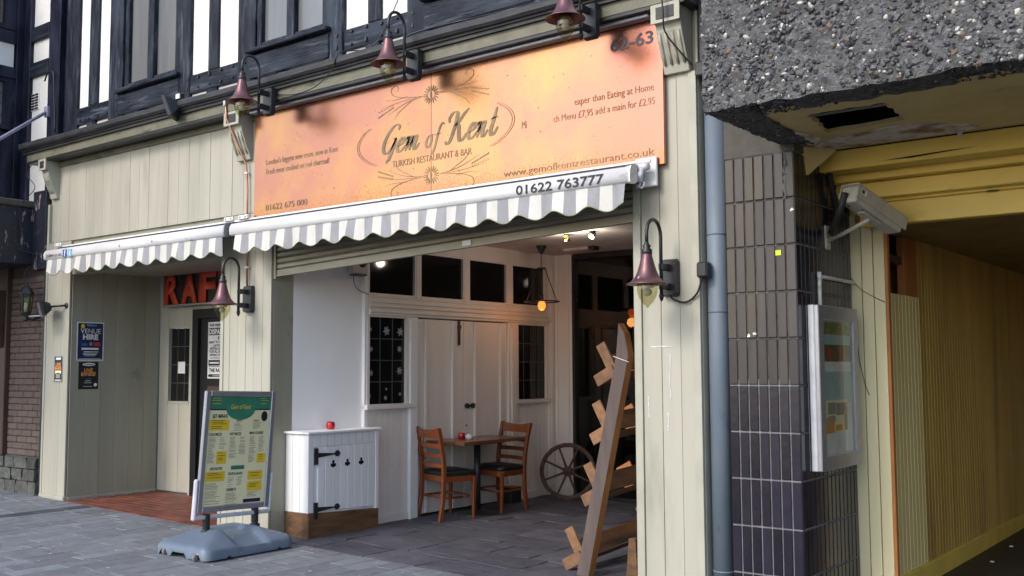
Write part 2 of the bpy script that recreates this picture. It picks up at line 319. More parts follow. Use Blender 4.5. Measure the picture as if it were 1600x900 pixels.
def ribbon(mb, pts, wfn, to3):
    """flat pen stroke; wfn(t, dir) gives the width; to3 maps 2D to the surface"""
    k = len(pts); vs = []
    for i, p in enumerate(pts):
        d = (pts[min(i + 1, k - 1)] - pts[max(i - 1, 0)]); d = d.normalized() if d.length else Vector((1, 0)); nrm = Vector((-d.y, d.x)); wv = wfn(i / (k - 1), d) / 2
        vs += [to3(*(p + nrm * wv)), to3(*(p - nrm * wv))]
    mb.add(vs, [(2 * i, 2 * i + 1, 2 * i + 3, 2 * i + 2) for i in range(k - 1)], False)
def ell(mb, cx, cy, rx, ry, ang, to3, n=10):
    ca, sa = math.cos(ang), math.sin(ang)
    mb.add([to3(cx + rx * math.cos(t) * ca - ry * math.sin(t) * sa, cy + rx * math.cos(t) * sa + ry * math.sin(t) * ca) for t in [2 * math.pi * j / n for j in range(n)]], [tuple(range(n))], False)
def gz(x): return -0.0225 * (x + 11.16)
X, Y, Z = Vector((1, 0, 0)), Vector((0, 1, 0)), Vector((0, 0, 1))
SL = math.atan(.0225)       # fall of the street along x

# ------------------------------------------------------------ ground
def slope_rot(): return (0, SL, 0)
g = MB(); g.add([(x, y, gz(x) - .035) for x, y in ((-120, -120), (120, -120), (120, 120), (-120, 120))], [(0, 1, 2, 3)], False)
street = g.build('ground', 'joint_sand', kind='structure')
pave = MB(); pave.box(-16, 6, -3, 6.16, -.012, 0)
pave.v = [(a, b, c + gz(a) - .014) for a, b, c in pave.v]
pavement = pave.build('pavement', 'joint_sand', kind='structure')
# pavers: courses run towards the shopfront
x = -12.6; ci = 0
def paver(x0, x1, y0, y1, mat):
    xm = (x0 + x1) / 2; t = random.uniform(-.0015, .0015)
    bx('paver', x0, x1, y0, y1, gz(xm) - .035 + t, gz(xm) + .002 + t, mat, pavement, bev=.004, rot=(random.uniform(-.003, .003), SL, 0))
while x < -3.3:
    wd = .195
    y = 6.10 - random.uniform(0, .4); first = 1
    # visible strip only: the picture's bottom edge runs from (-7.8, 3.85) to (-3.8, 7.4)
    ylo = max(3.0, 3.85 + (x + 7.84) * .87 - .5) if x > -8.6 else 3.3 + (-8.6 - x) * .35
    yhi = 6.13
    if x < -11.72: yhi = 6.19
    if ylo < yhi - .1:
        y = yhi
        dark = -10.8 < x < -10.55
        while y > ylo:
            ln = random.choice((.3, .42, .42, .56)) if not dark else .3
            if first and not dark: ln = random.uniform(.15, .4); first = 0
            paver(x + .003, x + wd - .003, y - ln + .004, y, 'paver_dark' if dark else random.choice(('paver', 'paver', 'paver', 'paver_brown')))
            y -= ln
    x += wd; ci += 1
# quarry tile floor of the left entrance
fl = MB(); fl.box(-11.16, -8.30, 6.14, 7.42, -.02, 0); fl.v = [(a, b, c + gz(a) - .010) for a, b, c in fl.v]
tfloor = fl.build('entrance_floor', 'tile_joint', kind='structure')
y = 6.145; r_ = 0
while y < 7.35:
    x = -11.15 + (.11 if r_ % 2 else 0)
    while x < -8.4:
        x1 = min(x + .218, -8.34)
        bx('quarry_tile', x + .003, x1 - .003, y + .003, y + .105, gz((x + x1) / 2) - .012, gz((x + x1) / 2) + .003 + random.uniform(-.001, .001), 'quarry_tile', tfloor, bev=.003, rot=(0, SL, 0))
        x += .218
    y += .108; r_ += 1
# riven slate floor of the restaurant recess
fl = MB(); fl.box(-7.6, -3.2, 6.14, 10.5, -.02, 0); fl.v = [(a, b, c + gz(a) - .010) for a, b, c in fl.v]
sfloor = fl.build('recess_floor', 'slate_joint', kind='structure')
def slate_slab(x0, x1, y0, y1):
    mb = MB(); z = gz((x0 + x1) / 2); nx = 5; ny = 4; vs = []
    t = random.uniform(-.003, .003); ph = random.uniform(0, 9)
    for j in range(ny + 1):
        for i in range(nx + 1):
            a = x0 + (x1 - x0) * i / nx; b = y0 + (y1 - y0) * j / ny
            edge = i in (0, nx) or j in (0, ny)
            if edge: a += random.uniform(-.006, .006); b += random.uniform(-.006, .006)
            vs.append((a, b, gz(a) + .004 + t + .005 * math.sin(a * 9 + ph) * math.sin(b * 5 + ph) + random.uniform(-.002, .002) - (.004 if edge else 0)))
    n = len(vs); per = [i for i in range(nx)] + [nx + j * (nx + 1) for j in range(ny)] + [ny * (nx + 1) + i for i in range(nx, 0, -1)] + [j * (nx + 1) for j in range(ny, 0, -1)]
    vs += [(vs[i][0], vs[i][1], vs[i][2] - .02) for i in per]
    fs = [(j * (nx + 1) + i, j * (nx + 1) + i + 1, (j + 1) * (nx + 1) + i + 1, (j + 1) * (nx + 1) + i) for j in range(ny) for i in range(nx)]
    k = len(per); fs += [(per[i], n + i, n + (i + 1) % k, per[(i + 1) % k]) for i in range(k)]
    mb.add(vs, fs, False); mb.build('slate_slab', 'slate', sfloor)
y = 6.16
while y < 10.4:
    h = random.choice((.30, .42, .42, .5)); x = -7.58 - random.uniform(0, .3)
    while x < -3.25:
        l_ = random.choice((.42, .6, .6, .78)); 
        slate_slab(max(x, -7.59) + .005, min(x + l_, -3.22) - .005, y + .004, min(y + h, 10.44) - .004) if min(x + l_, -3.22) - max(x, -7.59) > .06 else None
        x += l_
    y += h
fl = MB(); fl.box(-2.4, 3.5, 6.4, 16, -.25, -.205); fl.build('passage_floor', 'passage_floor', kind='structure')

# ------------------------------------------------------------ restaurant building
B = thing('restaurant_building', 'half-timbered building with cream boarded shopfront and black cornice', 'building', (-7.4, 6.3, 0))
core = MB()
core.box(-11.68, -11.20, 6.2, 7.6, -.1, 3.9)                 # left pier body
core.box(-8.33, -7.62, 6.2, 7.6, -.15, 3.9)                   # middle pier body
core.box(-3.665, -3.19, 6.2, 6.32, -.25, 3.9)                 # right pier body
core.box(-11.18, -8.33, 6.2, 6.34, 2.62, 3.9)                 # wall over the left entrance
core.box(-7.62, -3.665, 6.24, 6.36, 2.62, 3.9)                # wall over the right opening
core.build('wall', 'olive_paint', B)
up = MB(); up.box(-11.95, -2.95, 6.34, 6.5, 3.9, 7.2); up.box(-12.7, -11.95, 6.34, 6.5, 2.6, 7.2); up.build('upper_wall', 'render_white', B)
def boards(x0, x1, w, y, z0, z1, mat, parent, dep=.022, gap=.003, slope=False):
    n = max(1, round((x1 - x0) / w)); w = (x1 - x0) / n
    for i in range(n):
        a = x0 + i * w; zz = z0 + (gz(a) if slope else 0); j = random.choice((-.0012, 0, .0012))
        bx('board', a + gap / 2, a + w - gap / 2, y + j, y + dep + j, zz, z1, mat, parent, bev=.002)
def boards_y(y0, y1, w, x, z0, z1, mat, parent, dep=.02, gap=.003, face=1):
    n = max(1, round((y1 - y0) / w)); w = (y1 - y0) / n
    for i in range(n):
        a = y0 + i * w; j = random.choice((-.0012, 0, .0012))
        bx('board', min(x, x + face * dep) + j, max(x, x + face * dep) + j, a + gap / 2, a + w - gap / 2, z0, z1, mat, parent, bev=.003)
# left pier
boards(-11.66, -11.165, .165, 6.172, .045, 2.95, 'cream_paint', B)
bx('skirting', -11.70, -11.16, 6.155, 6.20, -.01, .045, 'cream_trim', B, bev=.008)
bx('corner_trim', -11.70, -11.66, 6.165, 6.22, .03, 3.42, 'cream_trim', B)
# side of the left entrance, facing right
boards_y(6.2, 7.34, .19, -11.18, .012, 2.62, 'olive_paint', B)
bx('skirting', -11.16, -11.145, 6.2, 7.33, -.01, .03, 'cream_trim', B)
# fascia boards
boards(-11.60, -7.86, .178, 6.175, 2.955, 3.90, 'cream_paint', B)
bx('frieze_rail', -11.62, -7.84, 6.15, 6.175, 3.84, 3.90, 'cornice_paint', B)
# head and ceiling of left entrance
bx('entrance_ceiling', -11.16, -8.33, 6.34, 7.6, 2.60, 2.66, 'olive_paint', B, bev=0)
bx('beam', -11.16, -8.33, 6.19, 6.34, 2.56, 2.62, 'olive_paint', B)
# back wall of the left entrance
BW = 7.35
boards(-11.155, -10.98, .175, BW, .01, 2.60, 'cream_paint', B)
boards(-10.98, -10.50, .24, BW, .01, 1.06, 'cream_paint', B)
boards(-10.98, -10.50, .16, BW, 1.99, 2.60, 'cream_paint', B)
bx('post', -10.52, -10.47, BW - .01, BW + .04, -.02, 2.18, 'cream_trim', B)
boards(-10.50, -8.34, .2, BW, 2.18, 2.60, 'cream_paint', B)
wf = MB()
for a in ((-10.98, -10.955, 1.06, 1.99), (-10.535, -10.52, 1.06, 1.99), (-10.98, -10.52, 1.06, 1.085), (-10.98, -10.52, 1.965, 1.99)):
    wf.box(a[0], a[1], BW - .008, BW + .05, a[2], a[3])
win = wf.build('window', 'cream_trim', B)
for i in range(3):
    for j in range(4):
        x0 = -10.955 + i * .14; z0 = 1.085 + j * .22
        bx('pane', x0 + .004, x0 + .136, BW + .032, BW + .038, z0 + .004, z0 + .216, 'pane_black', win, bev=0)
ld = MB()
for i in (1, 2): ld.box(-10.955 + i * .14 - .005, -10.955 + i * .14 + .005, BW + .026, BW + .040, 1.085, 1.965)
for j in (1, 2, 3): ld.box(-10.955, -10.535, BW + .027, BW + .039, 1.085 + j * .22 - .005, 1.085 + j * .22 + .005)
ld.build('lead_strip', 'lead_came', win)
bx('notice', -10.80, -10.66, BW + .022, BW + .025, 1.42, 1.56, 'print_white', win, bev=0)
dr = MB(); dr.box(-10.47, -8.4, BW + .02, BW + .05, -.04, 2.18); dr.box(-10.47, -10.36, BW - .02, BW + .03, -.04, 2.18); dr.box(-10.36, -8.5, BW - .02, BW + .03, 2.07, 2.18)
door = dr.build('door', 'vinyl_black', B)
bx('letter_plate', -10.20, -9.9, BW + .01, BW + .022, 1.18, 1.27, 'brown_timber', door)
# middle pier
boards(-8.335, -7.60, .123, 6.172, -.0, 2.95, 'cream_paint', B)
bx('corner_trim', -8.345, -8.30, 6.160, 6.24, -.07, 2.60, 'cream_trim', B)
bx('kerb_board', -8.33, -7.62, 6.166, 6.20, -.09, .0, 'cream_trim', B)
boards_y(6.2, 6.45, .25, -7.62, -.08, 2.62, 'olive_paint', B)
# right pier
boards(-3.68, -3.62, .06, 6.160, -.20, 3.47, 'cream_trim', B)
boards(-3.62, -3.18, .145, 6.174, -.20, 3.47, 'cream_paint', B)
boards(-3.23, -3.17, .06, 6.160, -.20, 3.47, 'cream_trim', B)
boards_y(6.19, 6.33, .14, -3.19, -.2, 3.9, 'cream_trim', B)
boards_y(6.2, 6.34, .14, -3.665, -.2, 2.6, 'cream_trim', B, face=-1)
# scraped paint on the right pier
sc_ = MB()
for (a, z, l_, h) in ((-3.56, 1.60, .17, .008), (-3.41, 1.25, .006, .3), (-3.43, 1.03, .012, .12), (-3.58, 1.12, .006, .14)):
    pts = []
    k = 9
    vs = []
    for i in range(k):
        t = i / (k - 1); xx = a + (l_ * t if l_ > h else random.uniform(-.004, .004)); zz = z + (h * t if h > l_ else random.uniform(-.003, .003)); ww = random.uniform(.0008, .0035)
        vs += [(xx - (ww if h > l_ else 0), 6.1705, zz - (ww if l_ > h else 0)), (xx + (ww if h > l_ else 0), 6.1705, zz + (ww if l_ > h else 0))]
    sc_.add(vs, [(2 * i, 2 * i + 1, 2 * i + 3, 2 * i + 2) for i in range(k - 1)], False)
sc_.build('scraped_paint', 'print_white', B)
# cornice
co = MB()
prof = [(6.2, 3.93), (5.985, 3.93), (5.985, 4.012), (5.955, 4.02), (5.955, 4.045), (5.915, 4.055), (5.90, 4.085), (5.895, 4.13), (5.91, 4.145), (6.33, 4.235), (6.33, 3.93)]
fa = MB(); fa.prism([(6.2, 3.925), (5.985, 3.925), (5.985, 4.012), (6.2, 4.012)], lambda a, b: (-11.87, a, b), lambda a, b: (-3.16, a, b)); fa.build('fascia_board', 'cornice_paint', B)
N = 40; XS = [-11.93 + (11.93 - 3.14) * i / N for i in range(N + 1)]
pr = [(6.0, 4.014), (5.958, 4.014), (5.958, 4.040), (5.940, 4.043), (5.940, 4.058), (5.915, 4.062), (5.900, 4.082), (5.898, 4.118), (5.912, 4.136), (6.12, 4.19), (6.338, 4.245)]
vs = []
for i, xx in enumerate(XS):
    s_ = .006 * math.sin(xx * 1.9) + .003 * math.sin(xx * 7)
    for k_, (a, b) in enumerate(pr): vs.append((xx, a + (random.uniform(-.003, .003) if 5 < k_ < 10 else 0), b + s_ * (k_ / 10)))
k = len(pr); co.add(vs, [(i * k + j, i * k + j + 1, (i + 1) * k + j + 1, (i + 1) * k + j) for i in range(N) for j in range(k - 1)] + [tuple(range(k)), tuple(range(N * k, N * k + k))[::-1]], False)
co.build('cornice', 'black_lead', B)
bx('soffit', -11.87, -3.16, 5.99, 6.2, 3.90, 3.924, 'iron_black', B, bev=0)
bx('strip_light', -7.80, -3.46, 6.04, 6.115, 3.872, 3.90, 'aluminium', B, bev=.006)
# console brackets under the cornice
def console(x0, x1, yt=6.0, zb=3.47):
    side = [(6.18, 3.91), (yt, 3.91), (yt, 3.80), (yt + .03, 3.785), (yt + .035, 3.74), (6.09, 3.60), (6.125, 3.53), (6.14, zb), (6.18, zb)]
    m = MB(); m.prism(side, lambda a, b: (x0, a, b), lambda a, b: (x1, a, b)); br = m.build('bracket', 'cream_trim', B, bev=.004)
    c = MB(); c.box(x0 - .012, x1 + .012, yt - .014, yt + .0, 3.79, 3.92); c.build('cap', 'cream_trim', br)
    c = MB(); c.box(x0 + .03, x1 - .03, yt - .020, yt - .0145, 3.815, 3.895); c.build('cap_panel', 'black_lead', br)
    n = 4
    for i in range(n):
        xx = x0 + (x1 - x0) * (i + .5) / n; r = (x1 - x0) * .055
        f_ = MB(); f_.tube([(xx, yt + .033, 3.73), (xx, 6.06, 3.655), (xx, 6.093, 3.592), (xx, 6.122, 3.53)], r, 6); f_.build('flute', 'cream_trim', br)
console(-11.60, -11.46); console(-8.10, -7.90); console(-3.40, -3.205)
# ---- upper storey timber frame
UY = 6.30
def stud(x0, x1, z0, z1, y=UY, mat='timber_black', name='timber_stud'):
    bx(name, x0, x1, y - .035 + random.uniform(-.006, .006), y + .05, z0, z1, mat, B, bev=.006, rot=(0, random.uniform(-.003, .003), 0))
def rail(x0, x1, z0, z1, y=UY): stud(x0, x1, z0, z1, y + .006, 'timber_rail_black', 'timber_rail')
def panel(x0, x1, z0, z1, y=UY): bx('plaster_panel', x0, x1, y, y + .06, z0, z1, 'render_white', B, bev=.003)
def upwin(x0, x1, z0=4.61):
    fr = MB(); y0 = UY - .01
    for a in ((x0, x0 + .07), (x1 - .07, x1)): fr.box(a[0], a[1], y0, y0 + .07, z0, 7)
    xm = (x0 + x1) / 2; fr.box(xm - .055, xm + .055, y0 - .012, y0 + .07, z0, 7); fr.box(x0 + .07, x1 - .07, y0 + .004, y0 + .07, z0, z0 + .055)
    wn = fr.build('window', 'timber_black', B, bev=.006)
    for a, b in ((x0 + .07, xm - .055), (xm + .055, x1 - .07)): bx('pane', a, b, y0 + .045, y0 + .05, z0 + .05, 7, 'window_grey', wn, bev=0)
    bx('sill', x0 - .08, x1 + .08, UY - .10, UY + .03, z0 - .055, z0 - .012, 'timber_rail_black', B, bev=.01)
    bx('apron', x0 - .06, x1 + .06, UY - .05, UY + .02, 4.31, z0 - .072, 'timber_rail_black', B, bev=.006)
stud(-11.98, -11.72, 3.4, 7, mat='timber_navy'); stud(-11.72, -11.56, 3.4, 7, UY + .06, 'timber_navy'); stud(-11.56, -11.30, 4.2, 7)
for p in range(4):
    o = p * 2.33
    xs = [v + o for v in (-11.30, -11.07, -10.90, -10.64, -10.34, -9.28, -9.08)]
    if p < 3 or True:
        a = -11.30 if p == 0 else -9.08 + (p - 1) * 2.33 + .0
        b = -10.62 if p == 0 else -9.08 + (p - 1) * 2.33 + .79
        # bay of two tall panels
        m1, m2 = (-11.06, -10.88) if p == 0 else (a + .30, a + .46)
        if b < -2.9 or p == 3:
            b_ = min(b, -2.95)
            panel(a, m1, 4.53, 7); stud(m1, m2, 4.53, 7); panel(m2, b_, 4.53, 7)
            rail(a, b_, 4.335, 4.53)
            sx = m1 - .02
            panel(a, sx, 4.22, 4.335); stud(sx, sx + .17, 4.2, 4.335); panel(sx + .17, b_, 4.22, 4.335)
        if p < 3:
            c0 = b; c1 = b + .27; d0 = c1 + 1.02 if p else -9.32; d1 = d0 + .22
            w0, w1 = c1, d0
            stud(c0, c1, 4.2, 7); upwin(w0, w1); stud(d0, d1 if p else -9.08, 4.2, 7)
            n0 = w0 - .03; t = (w1 - w0) / 4
            panel(n0, n0 + .35, 4.2, 4.31); stud(n0 + .35, n0 + .5, 4.2, 4.31); panel(n0 + .5, w1, 4.2, 4.31)
# bolts
bo = MB()
for xx in [-11.4 + .19 * i for i in range(44)]:
    bo.box(xx - .012, xx + .012, UY - .045, UY - .02, 4.36 + random.uniform(0, .02), 4.385 + random.uniform(0, .02))
    bo.box(xx - .01, xx + .014, UY - .045, UY - .02, 4.47 + random.uniform(0, .02), 4.495 + random.uniform(0, .02))
bo.build('bolt_heads', 'iron_black', B, kind='stuff')

# ---- recess of the restaurant
DX = -7.42                                                    # face of the timber side wall
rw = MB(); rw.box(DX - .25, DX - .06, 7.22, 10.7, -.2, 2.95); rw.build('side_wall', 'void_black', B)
m = MB(); m.prism([(-7.66, 6.40), (-7.60, 6.44), (-7.45, 7.22), (-7.66, 7.22)], lambda a, b: (a, b, -.1), lambda a, b: (a, b, 2.869)); m.build('plaster_wall', 'plaster_white', B)
bx('corner_trim', -7.5, DX + .005, 7.20, 7.245, -.1, 2.87, 'white_paint', B)
bx('recess_ceiling', -7.6, -3.5, 6.36, 10.7, 2.87, 2.95, 'ceiling_paint', B, bev=0)
rr = MB(); rr.box(-3.66, -3.5, 6.33, 10.7, -.2, 2.95); rr.build('side_wall', 'ceiling_paint', B)
def dbox(name, y0, y1, z0, z1, dx0=-.08, dx1=0, mat='door_paint', parent=B, bev=.004): return bx(name, DX + dx0, DX + dx1, y0, y1, z0, z1, mat, parent, bev=bev)
# lower boarded panels and sills
boards_y(7.25, 7.84, .084, DX - .03, -.02, 1.055, 'door_paint', B, dep=.02)
dbox('skirting', 7.25, 7.84, -.12, .0, -.03, .004)
dbox('sill', 7.20, 7.90, 1.055, 1.105, -.06, .045, 'door_paint')
boards_y(9.68, 10.40, .09, DX - .03, -.02, 1.045, 'door_paint', B, dep=.02)
dbox('skirting', 9.66, 10.42, -.12, .0, -.03, .004)
dbox('sill', 9.66, 10.40, 1.045, 1.09, -.06, .035)
dbox('post', 7.84, 7.955, -.12, 2.0, -.06, .03, 'white_paint'); dbox('post', 9.51, 9.69, -.12, 2.0, -.06, .03); dbox('pilaster', 9.555, 9.64, -.12, 2.0, .03, .045)
dbox('post', 10.34, 10.45, -.12, 2.87, -.06, .02)
# leaded side windows
def leaded(y0, y1, z0, z1, ny, nz):
    f = MB()
    for a in ((y0 - .035, y0, z0 - .03, z1 + .03), (y1, y1 + .035, z0 - .03, z1 + .03)): f.box(DX - .04, DX + .012, *a)
    f.box(DX - .04, DX + .010, y0, y1, z1, z1 + .03)
    wn = f.build('window', 'door_paint', B)
    dy = (y1 - y0) / ny; dz = (z1 - z0) / nz
    for i in range(ny):
        for j in range(nz): bx('pane', DX - .030, DX - .026, y0 + i * dy, y0 + (i + 1) * dy, z0 + j * dz, z0 + (j + 1) * dz, 'pane_black', wn, bev=0, rot=(0, random.uniform(-.006, .006), random.uniform(-.006, .006)))
    l_ = MB()
    for i in range(1, ny): l_.box(DX - .03, DX - .020, y0 + i * dy - .005, y0 + i * dy + .005, z0, z1)
    for j in range(1, nz): l_.box(DX - .03, DX - .021, y0, y1, z0 + j * dz - .005, z0 + j * dz + .005)
    l_.build('lead_strip', 'lead_came', wn); return wn
w1 = leaded(7.265, 7.80, 1.11, 1.985, 3, 4); w2 = leaded(9.725, 10.30, 1.095, 1.98, 4, 4)
def flake(y, z, r):
    m = MB()
    for i in range(6):
        a = i * math.pi / 3 + .2
        t3 = lambda p, q: (DX - .0175, y + p, z + q)
        ell(m, math.cos(a) * r * .55, math.sin(a) * r * .55, r * .45, r * .22, a, t3, 8)
    ell(m, 0, 0, r * .3, r * .3, 0, lambda p, q: (DX - .017, y + p, z + q), 8)
    m.build('snowflake_sticker', 'snow_white', w1)
for y_, z_, r_ in ((7.30, 1.86, .024), (7.53, 1.85, .05), (7.73, 1.845, .048), (7.31, 1.66, .03), (7.72, 1.665, .036), (7.31, 1.42, .034), (7.72, 1.44, .044), (7.29, 1.19, .024), (7.53, 1.255, .016), (7.52, 1.165, .026), (7.73, 1.20, .022)): flake(y_, z_, r_)
# the pair of batten doors
for a, b, bs in ((7.965, 8.735, (8.10, 8.54)), (8.741, 9.505, (8.925, 9.39))):
    d = MB(); d.box(DX - .05, DX - .006, a, b, -.06, 1.99); dd = d.build('door', 'door_paint', B, bev=.003)
    for y_ in bs: bx('batten', DX - .006, DX + .018, y_ - .022, y_ + .022, -.05, 1.985, 'door_paint', dd, bev=.005)
    if a < 8: 
        q = MB(); q.box(DX - .006, DX + .012, 8.63, 8.665, 1.72, 1.99); q.box(DX - .006, DX + .02, 8.625, 8.67, 1.90, 1.94); q.build('bolt', 'iron_black', dd, bev=.003)
    else:
        q = MB(); q.box(DX - .006, DX + .012, 8.745, 8.92, 1.035, 1.06); q.box(DX - .006, DX + .022, 8.76, 8.80, 1.02, 1.075); q.box(DX - .006, DX + .022, 8.86, 8.90, 1.02, 1.075); q.build('bolt', 'iron_black', dd, bev=.003)
        q = MB(); q.lathe([(0, .002), (.012, .002), (.012, 0)], (DX - .006, 8.78, .83), 10, Matrix.Rotation(R(90), 3, 'Y')); q.build('keyhole', 'print_black', dd)
# head beam with mouldings, transom lights
dbox('head_beam', 7.25, 10.34, 2.0, 2.205, -.06, .012)
for z0, z1, d in ((2.005, 2.03, .03), (2.03, 2.05, .05), (2.085, 2.105, .035), (2.13, 2.145, .028), (2.18, 2.2, .022)): dbox('moulding', 7.25, 10.40, z0, z1, .0125, d)
for a, b in ((7.265, 7.93), (8.03, 8.715), (8.835, 9.507), (9.63, 10.28)):
    f = MB(); f.box(DX - .045, DX + .006, a - .02, a, 2.215, 2.70); f.box(DX - .045, DX + .006, b, b + .02, 2.215, 2.70); f.box(DX - .045, DX + .005, a, b, 2.205, 2.228); f.box(DX - .045, DX + .005, a, b, 2.685, 2.70)
    wn = f.build('transom_window', 'door_paint', B); bx('pane', DX - .03, DX - .025, a, b, 2.22, 2.69, 'pane_black', wn, bev=0)
for a, b in ((7.95, 8.01), (8.735, 8.815), (9.527, 9.61)): dbox('mullion', a, b, 2.205, 2.70, -.05, .012)
dbox('head_beam', 7.25, 10.34, 2.70, 2.87, -.06, .010)
dbox('pilaster', 10.36, 10.43, .05, 2.70, .021, .035)
# back wall: painted post then the plate glass and the room behind it
GY = 10.45
bx('post', -7.42, -7.13, GY, GY + .12, -.12, 2.87, 'door_paint', B)
bx('moulding', -7.22, -7.17, GY - .02, GY - .001, -.12, 2.87, 'door_paint', B); bx('moulding', -7.38, -7.34, GY - .018, GY - .001, -.12, 2.87, 'door_paint', B)
f = MB(); f.box(-7.13, -7.09, GY + .0, GY + .08, -.13, 2.86); f.box(-7.09, -3.66, GY + .0, GY + .08, 2.80, 2.865); f.box(-7.09, -3.66, GY, GY + .08, -.13, -.07); f.box(-5.4, -5.35, GY, GY + .08, -.07, 2.8)
shopw = f.build('shop_window', 'iron_black', B)
for a, b in ((-7.09, -5.4), (-5.35, -3.66)): bx('pane', a, b, GY + .04, GY + .048, -.07, 2.80, 'shop_glass', shopw, bev=0)
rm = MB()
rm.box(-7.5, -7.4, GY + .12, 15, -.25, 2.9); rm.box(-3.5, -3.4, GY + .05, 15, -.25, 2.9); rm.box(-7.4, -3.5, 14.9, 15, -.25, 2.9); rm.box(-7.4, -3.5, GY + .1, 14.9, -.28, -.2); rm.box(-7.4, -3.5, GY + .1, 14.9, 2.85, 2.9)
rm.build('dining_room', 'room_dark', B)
bx('dining_room_lit_wall', -7.39, -4.6, 14.7, 14.88, .5, 1.9, 'room_orange_lit', B, bev=0)  # orange colour stands in for warm light on the room's back wall
bx('dining_room_bench', -7.0, -4.5, 13.2, 13.7, -.2, .85, 'vinyl_black', B)

# roller shutter, its bottom bar hanging lower at the left
def tilt(mb):                                                 # drop the left end
    mb.v = [(a, b, c + (a + 3.68) * .041) for a, b, c in mb.v]; return mb
S = thing('roller_shutter', 'beige roller shutter pulled up crookedly under the wide striped awning', 'roller shutter', (-5.4, 6.22, 2.5))
m = MB(); m.box(-7.6, -3.67, 6.205, 6.235, 2.49, 2.545); m.box(-7.6, -3.67, 6.195, 6.24, 2.483, 2.492); tilt(m).build('bottom_bar', 'shutter_metal', S)
for i in range(5):
    m = MB(); z = 2.55 + i * .055
    m.prism([(6.222, z), (6.205, z + .012), (6.205, z + .040), (6.222, z + .052), (6.23, z + .052), (6.23, z)], lambda a, b: (-7.6, a, b), lambda a, b: (-3.67, a, b)); tilt(m).build('slat', 'shutter_metal', S)
m = MB(); m.box(-5.28, -5.19, 6.195, 6.206, 2.497, 2.54); tilt(m).build('label', 'print_white', S)
bx('guide_channel', -7.6, -7.565, 6.19, 6.24, 2.3, 2.62, 'shutter_metal', S); bx('guide_channel', -3.7, -3.665, 6.19, 6.24, -.18, 2.62, 'shutter_metal', S)
# ------------------------------------------------------------ concrete building on the right
K = thing('concrete_building', 'dark tiled pillar under pebble-dash concrete slab with yellow passage ceiling', 'building', (-2.7, 6.2, 0))
PX0, PX1, PYF, PYB = -2.98, -2.50, 6.17, 7.16
m = MB(); m.box(PX0 + .01, PX1 - .012, PYF + .014, PYB, -.3, 2.835); pil = m.build('pillar', 'grout_dark', K)
m = MB(); m.box(PX0 + .006, PX1 - .008, PYF + .010, PYF + .016, -.3, 1.38); m.box(PX1 - .014, PX1 - .008, PYF + .012, PYB, -.3, 2.835); m.build('grout', 'grout', pil)
bx('grout', PX0 + .006, PX1 - .014, PYF + .0102, PYF + .0161, 1.381, 2.834, 'grout_mid', pil, bev=0)
TH = .2975; tw = (PX1 - PX0) / 7
rows = [2.828 - TH * (i + 1) for i in range(11)]
for j, z in enumerate(rows):
    for i in range(7):
        x0 = PX0 + i * tw
        if z > 1.5:
            mt = random.choice(('matt_tile', 'matt_tile', 'matt_tile', 'matt_tile_tan')) if i != 6 else 'matt_tile'
            if i in (2,) and j in (1, 2, 3): mt = 'matt_tile_tan'
            if i == 0 and j < 4: mt = 'matt_tile_tan'
        elif z > 1.2: mt = 'matt_tile_dark'
        else: mt = 'glazed_tile'
        bx('tile', x0 + .005, x0 + tw - .005, PYF + random.uniform(0, .0015), PYF + .02, z + .006, z + TH - .006, mt, pil, bev=.003, rot=(random.uniform(-.004, .004), 0, random.uniform(-.006, .006)))
    n2 = 14; tw2 = (PYB - PYF) / n2
    for i in range(n2):
        y0 = PYF + i * tw2
        bx('tile', PX1 - .022, PX1 + random.uniform(0, .0015), y0 + .0055, y0 + tw2 - .0055, z + .006, z + TH - .006, 'glazed_tile', pil, bev=.003, rot=(0, random.uniform(-.003, .003), random.uniform(-.008, .008)))
# rough concrete over the pillar
m = MB(); m.box(-2.985, -2.5, 6.185, 6.6, 2.832, 3.6); m.build('lintel', 'concrete_smooth', K)
# hanging slab: aggregate face and its underside border
SF, SX, SZ = 5.14, -2.60, 2.885
m = MB()
def agg(p): return p
nx, nz = 60, 16; vs = []
for j in range(nz + 1):
    for i in range(nx + 1):
        a = SX + (4.2) * i / nx; c = SZ + (1.9) * j / nz
        e = j == 0
        vs.append((a + (random.uniform(-.01, .01) if i else random.uniform(-.008, .008)), SF + random.uniform(-.008, .008), c + (random.uniform(-.012, .008) if e else 0)))
front = [(j * (nx + 1) + i, j * (nx + 1) + i + 1, (j + 1) * (nx + 1) + i + 1, (j + 1) * (nx + 1) + i) for j in range(nz) for i in range(nx)]
m.add(vs, front, True)
b0 = len(m.v); und = []; ny = 6
for j in range(ny + 1):                                   # underside front border
    for i in range(nx + 1):
        a, yy, c = m.v[i]
        und.append((a, yy + (.28 + (random.uniform(-.02, .02) if j == ny else 0)) * j / ny, c + (random.uniform(-.008, .008) if 0 < j < ny else 0) + .004 * (j > 0)))
m.add(und, [(j * (nx + 1) + i, (j + 1) * (nx + 1) + i, (j + 1) * (nx + 1) + i + 1, j * (nx + 1) + i + 1) for j in range(ny) for i in range(nx)], True)
ul = []; nu, nv = 8, 26                                   # underside left border, back to the pillar
for j in range(nv + 1):
    for i in range(nu + 1):
        ul.append((SX + .004 + (.25 - .07 * j / nv + random.uniform(-.012, .012) * (i == nu)) * i / nu + random.uniform(-.006, .006) * (i == 0), SF + .02 + (1.14) * j / nv, SZ - .004 + random.uniform(-.01, .01)))
m.add(ul, [(j * (nu + 1) + i, (j + 1) * (nu + 1) + i, (j + 1) * (nu + 1) + i + 1, j * (nu + 1) + i + 1) for j in range(nv) for i in range(nu)], True)
